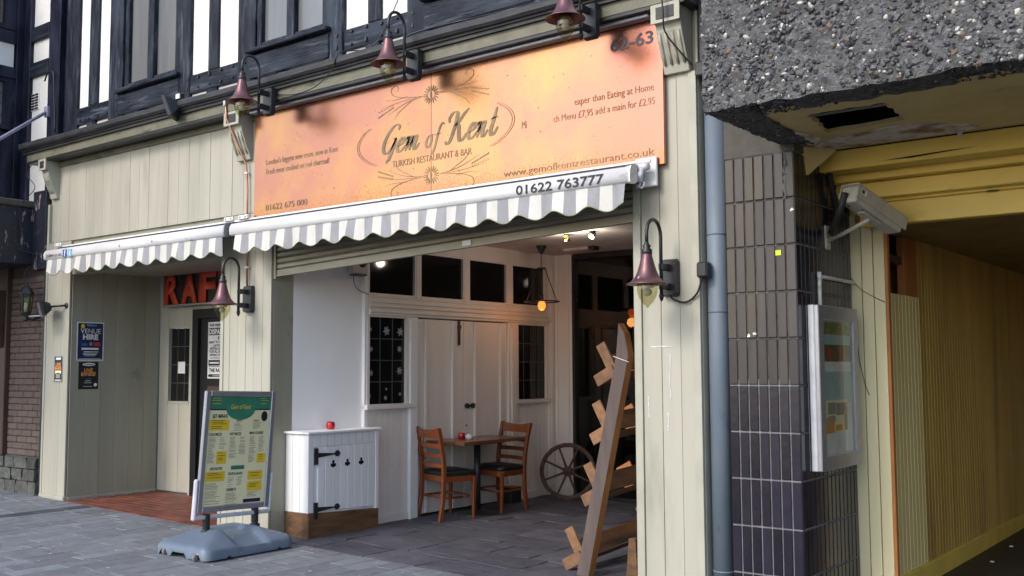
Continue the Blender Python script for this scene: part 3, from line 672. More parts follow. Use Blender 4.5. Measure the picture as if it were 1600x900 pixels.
m.add([(SX, SF + .002, SZ + .0), (SX, 6.6, SZ), (SX, 6.6, 4.8), (SX, SF + .002, 4.8)], [(0, 1, 2, 3)], False)
m.add([(SX, SF + .01, 4.78), (1.6, SF + .01, 4.78), (1.6, 6.6, 4.78), (SX, 6.6, 4.78)], [(0, 1, 2, 3)], False)
m.build('concrete_slab', 'concrete', K)
# pebbles of the exposed aggregate
def pebbles(n, place, rmin, rmax, mats=('pebble_grey', 'pebble_dark', 'pebble_white', 'pebble_brown'), wts=(46, 42, 7, 5)):
    import bmesh
    ico = bmesh.new(); bmesh.ops.create_icosphere(ico, subdivisions=1, radius=1); iv = [v.co.copy() for v in ico.verts]; fi = [[v.index for v in f.verts] for f in ico.faces]; ico.free()
    q = MB()
    for _ in range(n):
        p, nrm = place(); r = rmin + (rmax - rmin) * random.random() ** 2.2
        s = Vector((r * random.uniform(.7, 1.35), r * random.uniform(.45, 1.), r * random.uniform(.6, 1.1)))
        rot = Matrix.Rotation(random.uniform(0, 6.28), 3, 'Z') @ Matrix.Rotation(random.uniform(0, 3.14), 3, 'X') @ Matrix.Rotation(random.uniform(0, 3.14), 3, 'Y')
        q.cur = random.choices(range(4), wts)[0]
        if q.cur == 2 and r > rmax * .7: s *= .8
        vs = [rot @ Vector((v.x * s.x * random.uniform(.72, 1.12), v.y * s.y * random.uniform(.72, 1.12), v.z * s.z * random.uniform(.8, 1.1))) for v in iv]
        ext = max(v.dot(nrm) for v in vs)
        q.add([p + v + nrm * (min(.013, ext * .62) - ext) for v in vs], fi, False)
    return q, mats
q, mt = pebbles(5900, lambda: (Vector((random.uniform(SX, .2), SF, random.uniform(SZ, 3.95))), Vector((0, -1, 0))), .010, .029)
q.build('pebble', mt, K, kind='stuff')
def pl():
    if random.random() < .5: return Vector((random.uniform(SX, .2), random.uniform(SF, SF + .28), SZ)), Vector((0, 0, -1))
    return Vector((random.uniform(SX, SX + .2), random.uniform(SF, 6.15), SZ)), Vector((0, 0, -1))
q, mt = pebbles(1900, pl, .008, .02); q.build('pebble', mt, K, kind='stuff')
q, mt = pebbles(160, lambda: (Vector((SX + .002, random.uniform(SF, 6.1), random.uniform(SZ, 3.9))), Vector((-1, 0, 0))), .01, .022); q.build('pebble', mt, K, kind='stuff')
# painted soffit with the broken hole
m = MB(); zs = SZ + .004
H = [(-2.17, 5.585), (-1.74, 5.59), (-1.775, 6.055), (-2.245, 6.10)]       # hole
O = [(-2.36, 5.40), (1.6, 5.40), (1.6, 6.60), (-2.50, 6.60), (-2.43, 6.18)]
def jag(a, b, n, s):
    out = []
    for i in range(n):
        t = i / n; out.append((a[0] + (b[0] - a[0]) * t + (random.uniform(-s, s) if i else 0), a[1] + (b[1] - a[1]) * t + (random.uniform(-s, s) if i else 0)))
    return out
HJ = [jag(H[i], H[(i + 1) % 4], 9, .012) for i in range(4)]
outer = [[(-2.42, 5.34), (-1.6, 5.34)], [(-1.6, 5.34), (-1.6, 6.62)], [(-1.6, 6.62), (-2.52, 6.62)], [(-2.52, 6.62), (-2.42, 5.34)]]
for side in range(4):
    h = HJ[side] + [HJ[(side + 1) % 4][0]]; a, b = outer[side]; n = len(h)
    for i in range(n - 1):
        p0 = (a[0] + (b[0] - a[0]) * i / (n - 1), a[1] + (b[1] - a[1]) * i / (n - 1)); p1 = (a[0] + (b[0] - a[0]) * (i + 1) / (n - 1), a[1] + (b[1] - a[1]) * (i + 1) / (n - 1))
        m.add([(*h[i], zs), (*h[i + 1], zs), (*p1, zs), (*p0, zs)], [(0, 1, 2, 3)], False)
m.add([(-1.6, 5.34, zs), (1.6, 5.34, zs), (1.6, 6.62, zs), (-1.6, 6.62, zs)], [(0, 1, 2, 3)], False)
ring = sum(HJ, [])
m.add([(*p, zs) for p in ring] + [(*p, zs + .025) for p in ring], [(i, (i + 1) % len(ring), len(ring) + (i + 1) % len(ring), len(ring) + i) for i in range(len(ring))], False)
m.build('soffit', 'soffit_paint', K)
m = MB(); m.box(-2.35, -1.62, 5.45, 6.25, zs + .03, zs + .6); m.f = [f for f in m.f if f != m.f[0]]; m.mi = m.mi[1:]; m.sm = m.sm[1:]; m.build('ceiling_void', 'void_black', K)
m = MB()
bxs = [(-2.30, -2.28, 5.5, 6.2), (-1.67, -1.65, 5.5, 6.2)]
m.box(-2.19, -1.73, 5.622, 5.636, zs - .004, zs + .006); m.build('metal_edge', 'aluminium', K)
# bare, stained plaster where the paint has come away
m = MB(); P_ = [(-2.46, 6.42), (-2.36, 6.30), (-2.20, 6.22), (-2.02, 6.20), (-1.86, 6.16), (-1.72, 6.17), (-1.62, 6.24), (-1.55, 6.33), (-1.50, 6.42), (-1.46, 6.52), (-1.58, 6.56), (-1.8, 6.57), (-2.05, 6.57), (-2.25, 6.57), (-2.45, 6.57)]
P2 = []
for i in range(len(P_)): P2 += jag(P_[i], P_[(i + 1) % len(P_)], 3, .012)
m.prism(P2, lambda a, b: (a, b, zs + .001), lambda a, b: (a, b, zs - .005)); m.build('bare_patch', 'bare_plaster', K)
m = MB(); m.prism([(-2.52, 5.95), (-2.38, 5.92), (-2.36, 6.0), (-2.33, 6.2), (-2.42, 6.35), (-2.50, 6.3)], lambda a, b: (a, b, zs - .0015), lambda a, b: (a, b, zs - .006)); m.build('bare_patch', 'bare_plaster', K)
# curl of render hanging off the corner
pts = [(-2.58, 6.22, 2.878), (-2.40, 6.50, 2.885), (-2.36, 6.52, 2.87), (-2.42, 6.47, 2.80), (-2.46, 6.43, 2.755), (-2.50, 6.38, 2.70), (-2.53, 6.30, 2.76), (-2.56, 6.25, 2.82)]
m = MB(); vs = []
cen = Vector((-2.48, 6.38, 2.82)); m.add([cen] + [Vector(p) + Vector((random.uniform(-.008, .008), 0, random.uniform(-.008, .008))) for p in pts] , [(0, i + 1, (i + 1) % len(pts) + 1) for i in range(len(pts))], True)
m.add([cen + Vector((.008, .012, 0))] + [Vector(p) + Vector((.008, .012, 0)) for p in pts], [(0, i + 1, (i + 1) % len(pts) + 1) for i in range(len(pts))], True)
m.build('peeling_flap', 'soffit_paint', K)
# stepped yellow beams over the passage
bx('fascia_beam', -2.50, 1.6, 6.60, 6.63, 2.748, 2.878, 'yellow_paint', K, bev=.004)
bx('beam_soffit', -2.50, 1.6, 6.63, 6.90, 2.752, 2.77, 'yellow_paint', K, bev=0)
bx('beam', -2.50, 1.6, 6.80, 6.84, 2.70, 2.752, 'yellow_paint', K)
bx('ceiling_void', -2.50, 1.7, 6.66, 7.3, 2.78, 3.0, 'void_black', K, bev=0); bx('beam_soffit', -2.5, 1.6, 6.84, 6.91, 2.702, 2.715, 'yellow_paint', K, bev=0)
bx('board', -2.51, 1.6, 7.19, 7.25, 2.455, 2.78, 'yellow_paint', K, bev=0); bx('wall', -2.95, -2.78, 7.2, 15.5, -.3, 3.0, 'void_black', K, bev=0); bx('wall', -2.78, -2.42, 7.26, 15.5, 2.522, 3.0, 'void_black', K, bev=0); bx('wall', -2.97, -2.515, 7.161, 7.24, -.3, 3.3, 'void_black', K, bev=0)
bx('beam', -2.50, 1.6, 6.90, 6.98, 2.59, 2.70, 'yellow_paint', K, bev=.005)
bx('beam', -2.38, 1.6, 7.02, 7.12, 2.42, 2.585, 'yellow_paint', K, bev=.005)
bx('beam', -2.50, 1.6, 6.98, 7.03, 2.572, 2.60, 'yellow_paint', K)
m = MB(); m.lathe([(0, 2.568), (.035, 2.568), (.04, 2.572)], (-1.52, 7.0, 0), 14); m.build('ceiling_rose', 'iron_black', K)
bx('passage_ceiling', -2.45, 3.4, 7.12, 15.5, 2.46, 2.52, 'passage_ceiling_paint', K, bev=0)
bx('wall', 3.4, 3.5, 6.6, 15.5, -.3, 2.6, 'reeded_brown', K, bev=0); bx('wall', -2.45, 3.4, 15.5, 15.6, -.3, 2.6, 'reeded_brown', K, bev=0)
# pale boards at the mouth of the passage
for i in range(3):
    a = -2.51 + i * .081; bx('board', a + .003, a + .078, 7.165, 7.185, -.25, 2.52, 'old_cream_board', K, bev=.002)
bx('edge_board', -2.268, -2.246, 7.16, 7.20, -.25, 2.44, 'orange_timber', K)
bx('edge_board', -2.30, -2.268, 7.20, 7.28, -.25, 2.44, 'orange_timber', K)
# reeded wall of the passage, with the boxed hatch
PW = -2.40
def reeded(y0, y1, z0, z1, mat, pitch=.085):
    m = MB(); n = max(1, round((y1 - y0) / pitch)); p = (y1 - y0) / n
    prof = []
    for i in range(n): prof += [(PW, y0 + i * p), (PW, y0 + i * p + p * .86), (PW - .010, y0 + i * p + p * .90), (PW - .010, y0 + i * p + p * .96)]
    prof.append((PW, y1)); prof += [(PW - .03, y1), (PW - .03, y0)]
    m.prism(prof, lambda a, b: (a, b, z0), lambda a, b: (a, b, z1)); m.build('reeded_panel', mat, K)
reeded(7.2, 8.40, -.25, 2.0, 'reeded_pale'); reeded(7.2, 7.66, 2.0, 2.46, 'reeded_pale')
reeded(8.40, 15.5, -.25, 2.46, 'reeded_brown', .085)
m = MB(); m.box(-2.75, -2.735, 7.6, 8.5, 1.95, 2.5); m.box(-2.735, -2.41, 7.6, 8.45, 1.975, 1.995); m.build('hatch', 'void_black', K)
bx('hatch_board', -2.72, -2.405, 8.385, 8.41, 2.0, 2.455, 'orange_timber', K); bx('hatch_board', -2.46, -2.405, 8.06, 8.384, 2.0, 2.455, 'orange_timber', K)
bx('hatch_rail', -2.5, -2.42, 7.66, 8.06, 2.24, 2.30, 'brown_timber', K)
bx('skirting', PW - .02, PW + .022, 7.2, 15.5, -.22, -.06, 'yellow_paint', K, bev=.008)
# little white plaster bits on the passage floor
def debris():
    q = MB()
    for _ in range(60):
        a, b = random.uniform(-2.3, -.4), random.uniform(8.2, 14); s = random.uniform(.006, .022)
        q.box(a, a + s, b, b + s * 1.4, -.206, -.206 + s * .5, rot=Matrix.Rotation(random.uniform(0, 3), 3, 'Z'))
    q.build('plaster_crumbs', 'print_white', kind='stuff')
debris()

# downpipe between the two buildings
D = thing('downpipe', 'blue-grey downpipe between cream pier and dark tiled pillar', 'downpipe', (-3.08, 6.28, 0))
m = MB(); m.box(-3.165, -2.985, 6.33, 6.345, -.3, 4.6); m.build('backing_strip', 'pipe_blue', D)
m = MB(); m.tube([(-3.083, 6.262, -.3), (-3.083, 6.262, 3.5)], .072, 20); m.build('pipe', 'pipe_blue', D)
for z in (.72 - .6, 1.82, 2.34): m = MB(); m.tube([(-3.083, 6.262, z), (-3.083, 6.262, z + .012)], .0745, 20); m.build('joint_ring', 'pipe_blue', D)
m = MB(); m.box(-3.17, -2.99, 6.14, 6.33, 3.42, 3.52); m.box(-3.15, -3.0, 6.17, 6.33, 3.52, 4.5); m.build('hopper', 'black_lead', D, bev=.01)

# ------------------------------------------------------------ neighbouring building on the left
NB = thing('neighbour_building', 'old brick and black timber building with jettied bay beyond the left pier', 'building', (-12.3, 6.25, 0))
m = MB(); m.box(-12.58, -11.73, 6.215, 6.4, -.1, 2.75); m.build('brick_pier', 'brick_joint', NB)
rows_ = 28; z = .45; bh = .0765
for j in range(rows_):
    a = -12.575 - (.11 if j % 2 else 0)
    while a < -11.735:
        b = min(a + .235, -11.735); a2 = max(a, -12.575)
        if b - a2 > .03: bx('brick', a2 + .004, b - .004, 6.20 + random.uniform(-.002, .003), 6.22, z + .004, z + bh - .005, 'brick_brown', NB, bev=.006, rot=(0, random.uniform(-.008, .008), 0))
        a += .235
    z += bh
m = MB(); m.box(-13.4, -11.73, 6.19, 6.4, -.1, .45); m.build('plinth', 'joint_sand', NB)
def stone(x0, x1, z0, z1):
    import bmesh
    b = bmesh.new(); bmesh.ops.create_cube(b, size=1); bmesh.ops.subdivide_edges(b, edges=b.edges[:], cuts=1)
    for v in b.verts: v.co = Vector(((x0 + x1) / 2 + v.co.x * (x1 - x0) * (1 - .15 * random.random()), 6.19 + v.co.y * .09 * (1 + .6 * random.random()), (z0 + z1) / 2 + v.co.z * (z1 - z0) * (1 - .15 * random.random()))) - wl(NB)
    me = bpy.data.meshes.new('stone'); b.to_mesh(me); b.free(); me.materials.append(M['rubble_stone']); link('stone', me, NB, loc=wl(NB))
for z0, z1, xs in ((.0, .17, (-13.4, -13.05, -12.8, -12.45, -12.2, -11.9, -11.74)), (.17, .31, (-13.4, -13.2, -12.9, -12.65, -12.3, -12.05, -11.74)), (.31, .44, (-13.4, -13.1, -12.75, -12.5, -12.25, -11.95, -11.74))):
    for a, b in zip(xs, xs[1:]): stone(a, b, z0 + .0, z1)
def nbx(name, *a, mat='timber_navy', **k): return bx(name, *a, mat, NB, **k)
nbx('drainpipe', -11.735, -11.70, 6.16, 6.2, 0, 2.7, mat='iron_black')
nbx('timber_post', -12.88, -12.575, 6.14, 6.3, .44, 2.75, mat='brown_timber', bev=.01)
m = MB(); m.prism([(6.14, 2.45), (6.14, 1.75), (6.10, 1.75), (6.04, 2.0), (5.9, 2.2), (5.72, 2.36), (5.72, 2.45)], lambda a, b: (-12.80, a, b), lambda a, b: (-12.62, a, b)); m.build('knee_brace', 'brown_timber', NB, bev=.008)
m = MB(); m.box(-14.5, -12.88, 6.5, 6.6, 0, 2.7); m.build('shopfront', 'brown_timber', NB)
nbx('mid_rail', -14.5, -12.88, 6.42, 6.5, 1.25, 1.33, mat='brown_timber')
# jetty
m = MB(); m.box(-16, -12.0, 3.6, 6.18, 2.72, 3.41); m.build('jetty', 'peeling_black', NB, bev=.01)
nbx('ledge', -16, -11.97, 3.57, 6.2, 3.41, 3.49, mat='concrete_smooth', bev=.015)
nbx('timber_post', -12.0, -11.70, 6.14, 6.26, 2.66, 3.6, mat='peeling_black')
# bay side, facing right
bay = MB(); bay.box(-14, -12.68, 3.6, 6.30, 3.49, 7); bay.build('bay_wall', 'timber_navy', NB)
bx('plaster_panel', -12.68, -12.60, 5.5, 6.14, 5.24, 5.54, 'render_white', NB)
for z0, z1 in ((5.10, 5.24), (5.54, 5.70), (3.49, 3.66)): nbx('timber_rail', -12.68, -12.575, 3.6, 6.16, z0, z1)
nbx('timber_post', -12.70, -12.56, 6.16, 6.30, 3.49, 7); 
def baywin(z0, z1, nrow):
    f = MB(); f.box(-12.68, -12.60, 6.04, 6.16, z0, z1); f.box(-12.68, -12.60, 3.6, 6.04, z0, z0 + .06); f.box(-12.68, -12.60, 3.6, 6.04, z1 - .05, z1); wn = f.build('window', 'timber_navy', NB)
    for k_ in range(3):
        for r__ in range(nrow):
            y1 = 6.04 - k_ * .13; dz = (z1 - z0 - .11) / nrow
            bx('pane', -12.665, -12.66, y1 - .13, y1, z0 + .06 + r__ * dz, z0 + .06 + (r__ + 1) * dz, 'window_grey' if nrow > 1 else 'window_dark', wn, bev=0)
            if nrow > 1: bx('lead_strip', -12.662, -12.652, y1 - .13, y1, z0 + .055 + r__ * dz, z0 + .063 + r__ * dz, 'lead_came', wn, bev=0); bx('lead_strip', -12.662, -12.651, y1 - .004, y1 + .004, z0 + .06 + r__ * dz, z0 + .06 + (r__ + 1) * dz, 'lead_came', wn, bev=0)
baywin(4.45, 5.10, 4); baywin(3.66, 4.40, 1); baywin(5.72, 6.6, 1)
# wall facing the street between bay and the black corner posts
for z0, z1 in ((5.735, 7), (5.28, 5.555), (3.49, 5.10)): bx('plaster_panel', -12.42, -11.985, 6.29, 6.35, z0, z1, 'render_white', NB)
for z0, z1 in ((5.555, 5.735), (5.10, 5.28)): bx('timber_rail', -12.42, -11.98, 6.25, 6.35, z0, z1, 'timber_rail_black', NB, bev=.006)
nbx('timber_post', -12.56, -12.40, 6.24, 6.36, 3.49, 7, bev=.008)
V_ = thing('air_vent', 'small black grille set in white wall panel at upper left', 'vent', (-12.31, 6.28, 4.79))
bx('frame', -12.40, -12.22, 6.278, 6.289, 4.68, 4.90, 'render_white', V_)
for i in range(6):
    for j in range(2): bx('slot', -12.39 + j * .085, -12.39 + j * .085 + .07, 6.272, 6.2775, 4.69 + i * .035, 4.69 + i * .035 + .022, 'void_black', V_, bev=0)
PO = thing('metal_pole', 'pale lilac pole slanting from the upper corner wall down to the left edge', 'pole', (-11.93, 6.24, 4.6))
m = MB(); m.tube([(-11.93, 6.24, 4.60), (-11.80, 5.0, 3.37 + .28), (-11.75, 4.4, 2.97 + .1)], .02, 10); m.build('pole', 'lilac_metal', PO)
m = MB(); m.box(-11.98, -11.90, 6.22, 6.26, 4.53, 4.66); m.build('wall_plate', 'lilac_metal', PO, bev=.005)
# ------------------------------------------------------------ copper fascia sign
CS = thing('copper_sign', 'long copper fascia sign with brown script lettering above the wide awning', 'sign', (-5.63, 6.14, 2.86))
SY = 6.128
for a, b in ((-7.82, -4.452), (-4.450, -3.40)): pass
bx('copper_sheet', -7.82, -5.555, SY, 6.15, 2.85, 3.905, 'copper_sheet', CS, bev=.003); bx('copper_sheet', -5.5535, -3.40, SY, 6.15, 2.85, 3.905, 'copper_sheet', CS, bev=.003)
bx('backing_board', -7.80, -3.42, 6.151, 6.24, 2.87, 3.93, 'olive_paint', CS, bev=0)
TX = lambda s, x, z, h, w_, al='l', mt='lettering_brown', sh=0, bold=0: text(s, mt, CS, (x, SY - .003, z), X, Z, h, w_, al, sh, bold=bold)
TX("62-63", -3.825, 3.715, .088, .352, mt='lettering_dark', bold=.02)
TX("eaper than Eating at Home", -4.14, 3.378, .052, .665, bold=0); TX("Mi", -4.625, 3.275, .058, .045); TX("ch Menu £7.95 add a main for £2.95", -4.33, 3.279, .052, .86, bold=0)
TX("www.gemofkentrestaurant.co.uk", -4.803, 2.922, .054, 1.325)
TX("TURKISH RESTAURANT & BAR", -5.994, 3.147, .055, .871)
TX("London's biggest new craze, now in Kent", -7.643, 3.378, .052, .98); TX("Fresh meat cooked on real charcoal!", -7.641, 3.287, .052, .864)
TX("01622 675 000", -7.643, 2.943, .056, .583)
GL = {
 'G': (1.35, [[(1.18, 1.62), (1.22, 1.86), (1.0, 2.02), (.66, 1.92), (.33, 1.5), (.12, .92), (.14, .36), (.40, .06), (.72, .16), (1.0, .62), (1.14, 1.08)], [(1.14, 1.08), (1.0, .3), (.84, -.36), (.62, -.62)], [(1.14, 1.08), (.9, 1.0)]]),
 'e': (.72, [[(.08, .42), (.42, .58), (.56, .88), (.36, 1.02), (.14, .76), (.07, .34), (.24, .03), (.50, .10), (.76, .42)]]),
 'm': (1.32, [[(.04, .80), (.20, 1.0), (.20, .55), (.14, .02)], [(.16, .35), (.40, .92), (.56, .92), (.52, .45), (.48, .02)], [(.50, .35), (.74, .92), (.92, .90), (.86, .40), (.92, .05), (1.08, .08), (1.28, .42)]]),
 'o': (.80, [[(.52, .95), (.26, .92), (.08, .50), (.20, .08), (.44, .06), (.62, .46), (.54, .90), (.60, 1.02), (.84, .92)]]),
 'f': (.62, [[(.88, 1.62), (.70, 1.78), (.50, 1.50), (.38, .80), (.30, 0.0), (.16, -.52), (.02, -.40)], [(.06, .92), (.74, 1.0)]]),
 'K': (1.62, [[(-.18, 1.30), (-.22, 1.62), (.04, 1.92), (.36, 1.88), (.44, 1.50), (.34, .80), (.16, .14), (-.10, -.06), (-.26, .16)], [(1.36, 2.02), (1.02, 1.72), (.62, 1.22), (.36, 1.04)], [(.46, 1.12), (.70, 1.02), (.86, .40), (1.04, .02), (1.30, .10), (1.50, .46)]]),
 'n': (.98, [[(.04, .80), (.20, 1.0), (.20, .55), (.14, .02)], [(.16, .35), (.42, .92), (.60, .90), (.54, .40), (.60, .05), (.76, .08), (.96, .42)]]),
 't': (.72, [[(.44, 1.72), (.34, 1.0), (.24, .35), (.34, .03), (.56, .10), (.80, .48)], [(.06, 1.02), (.66, 1.12)]]),
}
def script_word(wd, x, z, sx, sz, wt, shear):
    for ch in wd:
        if ch == ' ': x += .42 * sx; continue
        adv, strokes = GL[ch]; mb = MB()
        for st in strokes:
            pts = [Vector((p.x, p.y)) for p in catmull([(a, b, 0) for a, b in st], 7)]
            pts = [Vector((p.x * sx + p.y * sz * shear, p.y * sz)) for p in pts]
            ribbon(mb, pts, lambda t, d: wt * (.28 + 1.0 * abs(d.y) ** 1.3) * (.45 + .55 * min(1, 5 * t, 5 * (1 - t))), lambda a, b: (x + a, SY - .003, z + b))
        mb.build('lettering', 'lettering_brown', CS); x += adv * sx
    return x
script_word('Gem', -6.13, 3.268, .128, .118, .030, .30); script_word('of', -5.63, 3.26, .105, .105, .018, .25); script_word('Kent', -5.375, 3.268, .122, .126, .030, .25)
def s3(cx, cz, fx=1, fz=1, yy=SY - .003): return lambda a, b: (cx + a * fx, yy, cz + b * fz)
def flourish(cx, cz, fz):
    mb = MB()
    t3 = s3(cx, cz, 1, fz)
    for i in range(9):                                         # daisy fan
        a = R(-20 + 27.5 * i) + (0 if i < 4.5 else 0); a = R(8 + i * 20.5)
        ell(mb, .060 * math.cos(a), .055 * math.sin(a), .026, .0052, a, t3)
        ell(mb, .060 * math.cos(a), -.055 * math.sin(a), .026, .0052, -a, t3)
    ell(mb, 0, 0, .010, .03, 0, t3)
    for fx in (-1, 1):
        q3 = s3(cx, cz, fx, fz)
        for st, wd in (([(.08, 0), (.2, .01), (.34, .03), (.44, .07), (.45, .12), (.40, .14), (.37, .11), (.39, .09)], .010), ([(.1, 0), (.3, -.03), (.5, -.10)], .009), ([(.2, -.01), (.36, -.09), (.42, -.15)], .008), ([(.16, .0), (.34, -.005), (.58, -.03)], .006), ([(.26, .03), (.4, .02), (.52, .03)], .005)):
            pts = [Vector((p.x, p.y)) for p in catmull([(a, b, 0) for a, b in st], 6)]
            ribbon(mb, pts, lambda t, d, wd=wd: wd * .62 * (.35 + .65 * math.sin(math.pi * min(1, t + .1))), q3)
        for i in range(7):                                     # ear of wheat
            a = .44 + i * .026; ell(mb, a, -.045 - i * .009, .016, .0055, -.6, q3, 8); ell(mb, a, -.02 - i * .006, .013, .0045, .35, q3, 8)
    mb.build('flourish', 'lettering_brown', CS, kind='stuff')
flourish(-5.555, 3.70, 1); flourish(-5.555, 3.03, -1)
mb = MB()
for fx in (-1, 1):
    for k_ in range(2):
        rx, rz = .86 - k_ * .022, .275 - k_ * .012
        th = [R(-42 + 76 * i / 40) for i in range(41)]
        if k_ == 0:
            pts = [Vector((fx * rx * math.cos(a), rz * math.sin(a))) for a in th]; ribbon(mb, pts, lambda t, d: .003 + .003 * math.sin(math.pi * t), s3(-5.555, 3.365))
        else:
            for a in th: ell(mb, fx * rx * math.cos(a), rz * math.sin(a), .0045, .0045, 0, s3(-5.555, 3.365), 6)
mb.build('oval_border', 'lettering_brown', CS, kind='stuff')
mb = MB()
for _ in range(70): ell(mb, random.uniform(-7.6, -3.5), random.uniform(2.9, 3.85), random.uniform(.002, .006), random.uniform(.003, .007), random.uniform(0, 3), lambda a, b: (a, SY - .0025, b), 6)
mb.v = [v for v in mb.v]; mb.build('tarnish_specks', 'lettering_brown', CS, kind='stuff')

# ------------------------------------------------------------ awnings
def awning(x0, x1, label, right_end=True):
    A = thing('awning', label, 'awning', ((x0 + x1) / 2, 6.17, 2.92), 'striped awnings over the shopfront')
    bx('wall_rail', x0 - .1, x1 + (.03 if right_end else .0), 6.09, 6.125, 2.868, 2.890, 'plastic_white', A)
    m = MB(); m.prism([(6.10, 2.865), (5.99, 2.85), (5.96, 2.80), (6.0, 2.74), (6.10, 2.73)], lambda a, b: (x0 + .03, a, b), lambda a, b: (x1 - .04, a, b)); m.build('cassette', 'plastic_black', A)
    nb = int((x1 - x0 - .1) / .1)                                   # rolled striped cloth in the cassette
    for i in range(nb):
        a = x0 + .06 + i * .1; m = MB(); m.tube([(a, 6.02, 2.775), (a + .1, 6.02, 2.775)], .050, 10, caps=False); m.build('cloth_roll', 'fabric_grey' if i % 2 else 'fabric_white', A)
    # front bar: a rounded aluminium profile
    pr = [(5.905, 2.70), (5.872, 2.693), (5.852, 2.705), (5.846, 2.74), (5.850, 2.775), (5.868, 2.805), (5.90, 2.815), (5.93, 2.805), (5.935, 2.72)]
    m = MB(); m.prism(pr, lambda a, b: (x0, a, b), lambda a, b: (x1, a, b)); fb = m.build('front_bar', 'plastic_white', A)
    for p in fb.data.polygons: p.use_smooth = len(p.vertices) == 4
    c = MB(); c.prism([(a, b) for a, b in pr], lambda a, b: (x0 - .012, a, b), lambda a, b: (x0, a, b)); c.build('end_cap', 'plastic_white', fb)
    c = MB(); c.prism([(a + (.006 if a > 5.88 else -.006), b + (.006 if b > 2.75 else -.006)) for a, b in pr], lambda a, b: (x1, a, b), lambda a, b: (x1 + .014, a, b)); c.build('end_cap', 'aluminium' if not right_end else 'plastic_white', fb)
    # valance: every stripe a strip of cloth, scalloped below
    n = int(round((x1 - x0 - .07) / .1)); v0 = x0 + .05; w_ = (x1 - .04 - v0) / n
    per = .30
    for i in range(n):
        m = MB(); k_ = 6; vs = []; hh = 5
        for j in range(k_ + 1):
            a = v0 + w_ * (i + j / k_); u = (a - v0)
            drop = .135 + .048 * (.5 - .5 * math.cos(2 * math.pi * u / per))
            for r__ in range(hh + 1):
                t = r__ / hh; vs.append((a + .006 * t * math.sin(u * 7), 5.866 - t * (.012 * math.sin(u * 2 * math.pi / .3 + .6) + .006 * math.sin(u * 5.3) + .005 * math.sin(u * 13.7)) - .010 * t, 2.697 - drop * t))
        fs = [(j * (hh + 1) + r__, j * (hh + 1) + r__ + 1, (j + 1) * (hh + 1) + r__ + 1, (j + 1) * (hh + 1) + r__) for j in range(k_) for r__ in range(hh)]
        m.add(vs, fs, True); m.build('valance_stripe', 'fabric_white' if i % 2 == 0 else 'fabric_grey', A)
    m = MB(); ed = []
    NN = n * 6
    for j in range(NN + 1):
        a = v0 + (x1 - .04 - v0) * j / NN; u = a - v0; drop = .135 + .048 * (.5 - .5 * math.cos(2 * math.pi * u / per))
        ed.append((a + .006 * math.sin(u * 7), 5.866 - (.012 * math.sin(u * 2 * math.pi / .3 + .6) + .006 * math.sin(u * 5.3) + .005 * math.sin(u * 13.7)) - .010, 2.697 - drop))
    m.tube(ed, .0045, 5); m.build('valance_binding', 'fabric_mould', A)
    return A
AR = awning(-7.80, -3.52, 'wide grey and white striped awning under the copper sign', True)
AL = awning(-11.15, -7.90, 'shorter grey and white striped awning over the left entrance', False)
text("01622 763777", 'print_black', AR, (-4.47, 5.8445, 2.712), X, Vector((0, -.0, 1)), .066, .755, bold=.02)
text("follow us on:", 'print_black', AL, (-11.10, 5.8445, 2.722), X, Z, .042, .33)
m = MB(); m.box(-10.745, -10.665, 5.843, 5.846, 2.705, 2.785); m.build('logo_square', 'print_blue', AL); text("f", 'print_white', AL, (-10.715, 5.8415, 2.715), X, Z, .062, bold=.03)
m = MB(); m.box(-10.64, -10.56, 5.843, 5.846, 2.700, 2.780); m.build('logo_square', 'print_light_blue', AL); text("t", 'print_white', AL, (-10.615, 5.8415, 2.712), X, Z, .06, bold=.04)
for xx in (-9.63, -9.05): m = MB(); m.lathe([(0, .004), (.012, .003), (.016, 0)], (xx, 5.846, 2.745), 10, Matrix.Rotation(R(90), 3, 'X')); m.build('screw_cap', 'aluminium', AL)
def wall_plate(x, A, big=False):
    m = MB(); m.box(x, x + .14, 6.07, 6.089, 2.885, 2.925); p = m.build('bracket', 'plastic_white', A, bev=.004)
    for k_ in (.03, .11):
        s_ = MB(); s_.lathe([(0, .004), (.007, .003), (.008, 0)], (x + k_, 6.07, 2.905), 8, Matrix.Rotation(R(90), 3, 'X')); s_.build('bolt', 'iron_black', p)
wall_plate(-11.35, AL); wall_plate(-8.20, AR); wall_plate(-7.98, AR)
m = MB(); m.box(-3.62, -3.45, 6.10, 6.125, 2.70, 2.905); ep = m.build('end_bracket', 'plastic_white', AR, bev=.006)
Rx90 = Matrix.Rotation(R(90), 3, 'X'); Ry90 = Matrix.Rotation(R(90), 3, 'Y')
m = MB(); m.lathe([(0, .04), (.05, .04), (.066, .02), (.07, 0), (.05, -.03)], (-3.585, 6.06, 2.805), 16, Ry90); m.build('gear_housing', 'plastic_white', ep)
m = MB(); m.lathe([(0, .05), (.026, .05), (.03, .02), (.03, -.03)], (-3.52, 6.03, 2.825), 12, Ry90); m.build('gear_boss', 'aluminium_white', ep)
m = MB(); m.tube([(-3.52, 6.02, 2.81), (-3.52, 6.0, 2.75), (-3.52, 6.0, 2.715)], [.02, .018, .018], 10); m.build('crank_socket', 'aluminium_white', ep)
m = MB(); m.tube([(-3.52, 6.0, 2.715), (-3.525, 5.99, 2.685), (-3.50, 5.985, 2.67), (-3.485, 5.99, 2.69), (-3.49, 6.0, 2.715)], .006, 6); m.build('crank_eye', 'aluminium_white', ep)
m = MB(); m.box(-3.62, -3.535, 5.97, 6.05, 2.80, 2.84); m.box(-3.66, -3.6, 5.88, 6.0, 2.75, 2.80); m.build('arm', 'aluminium', AR, bev=.006)
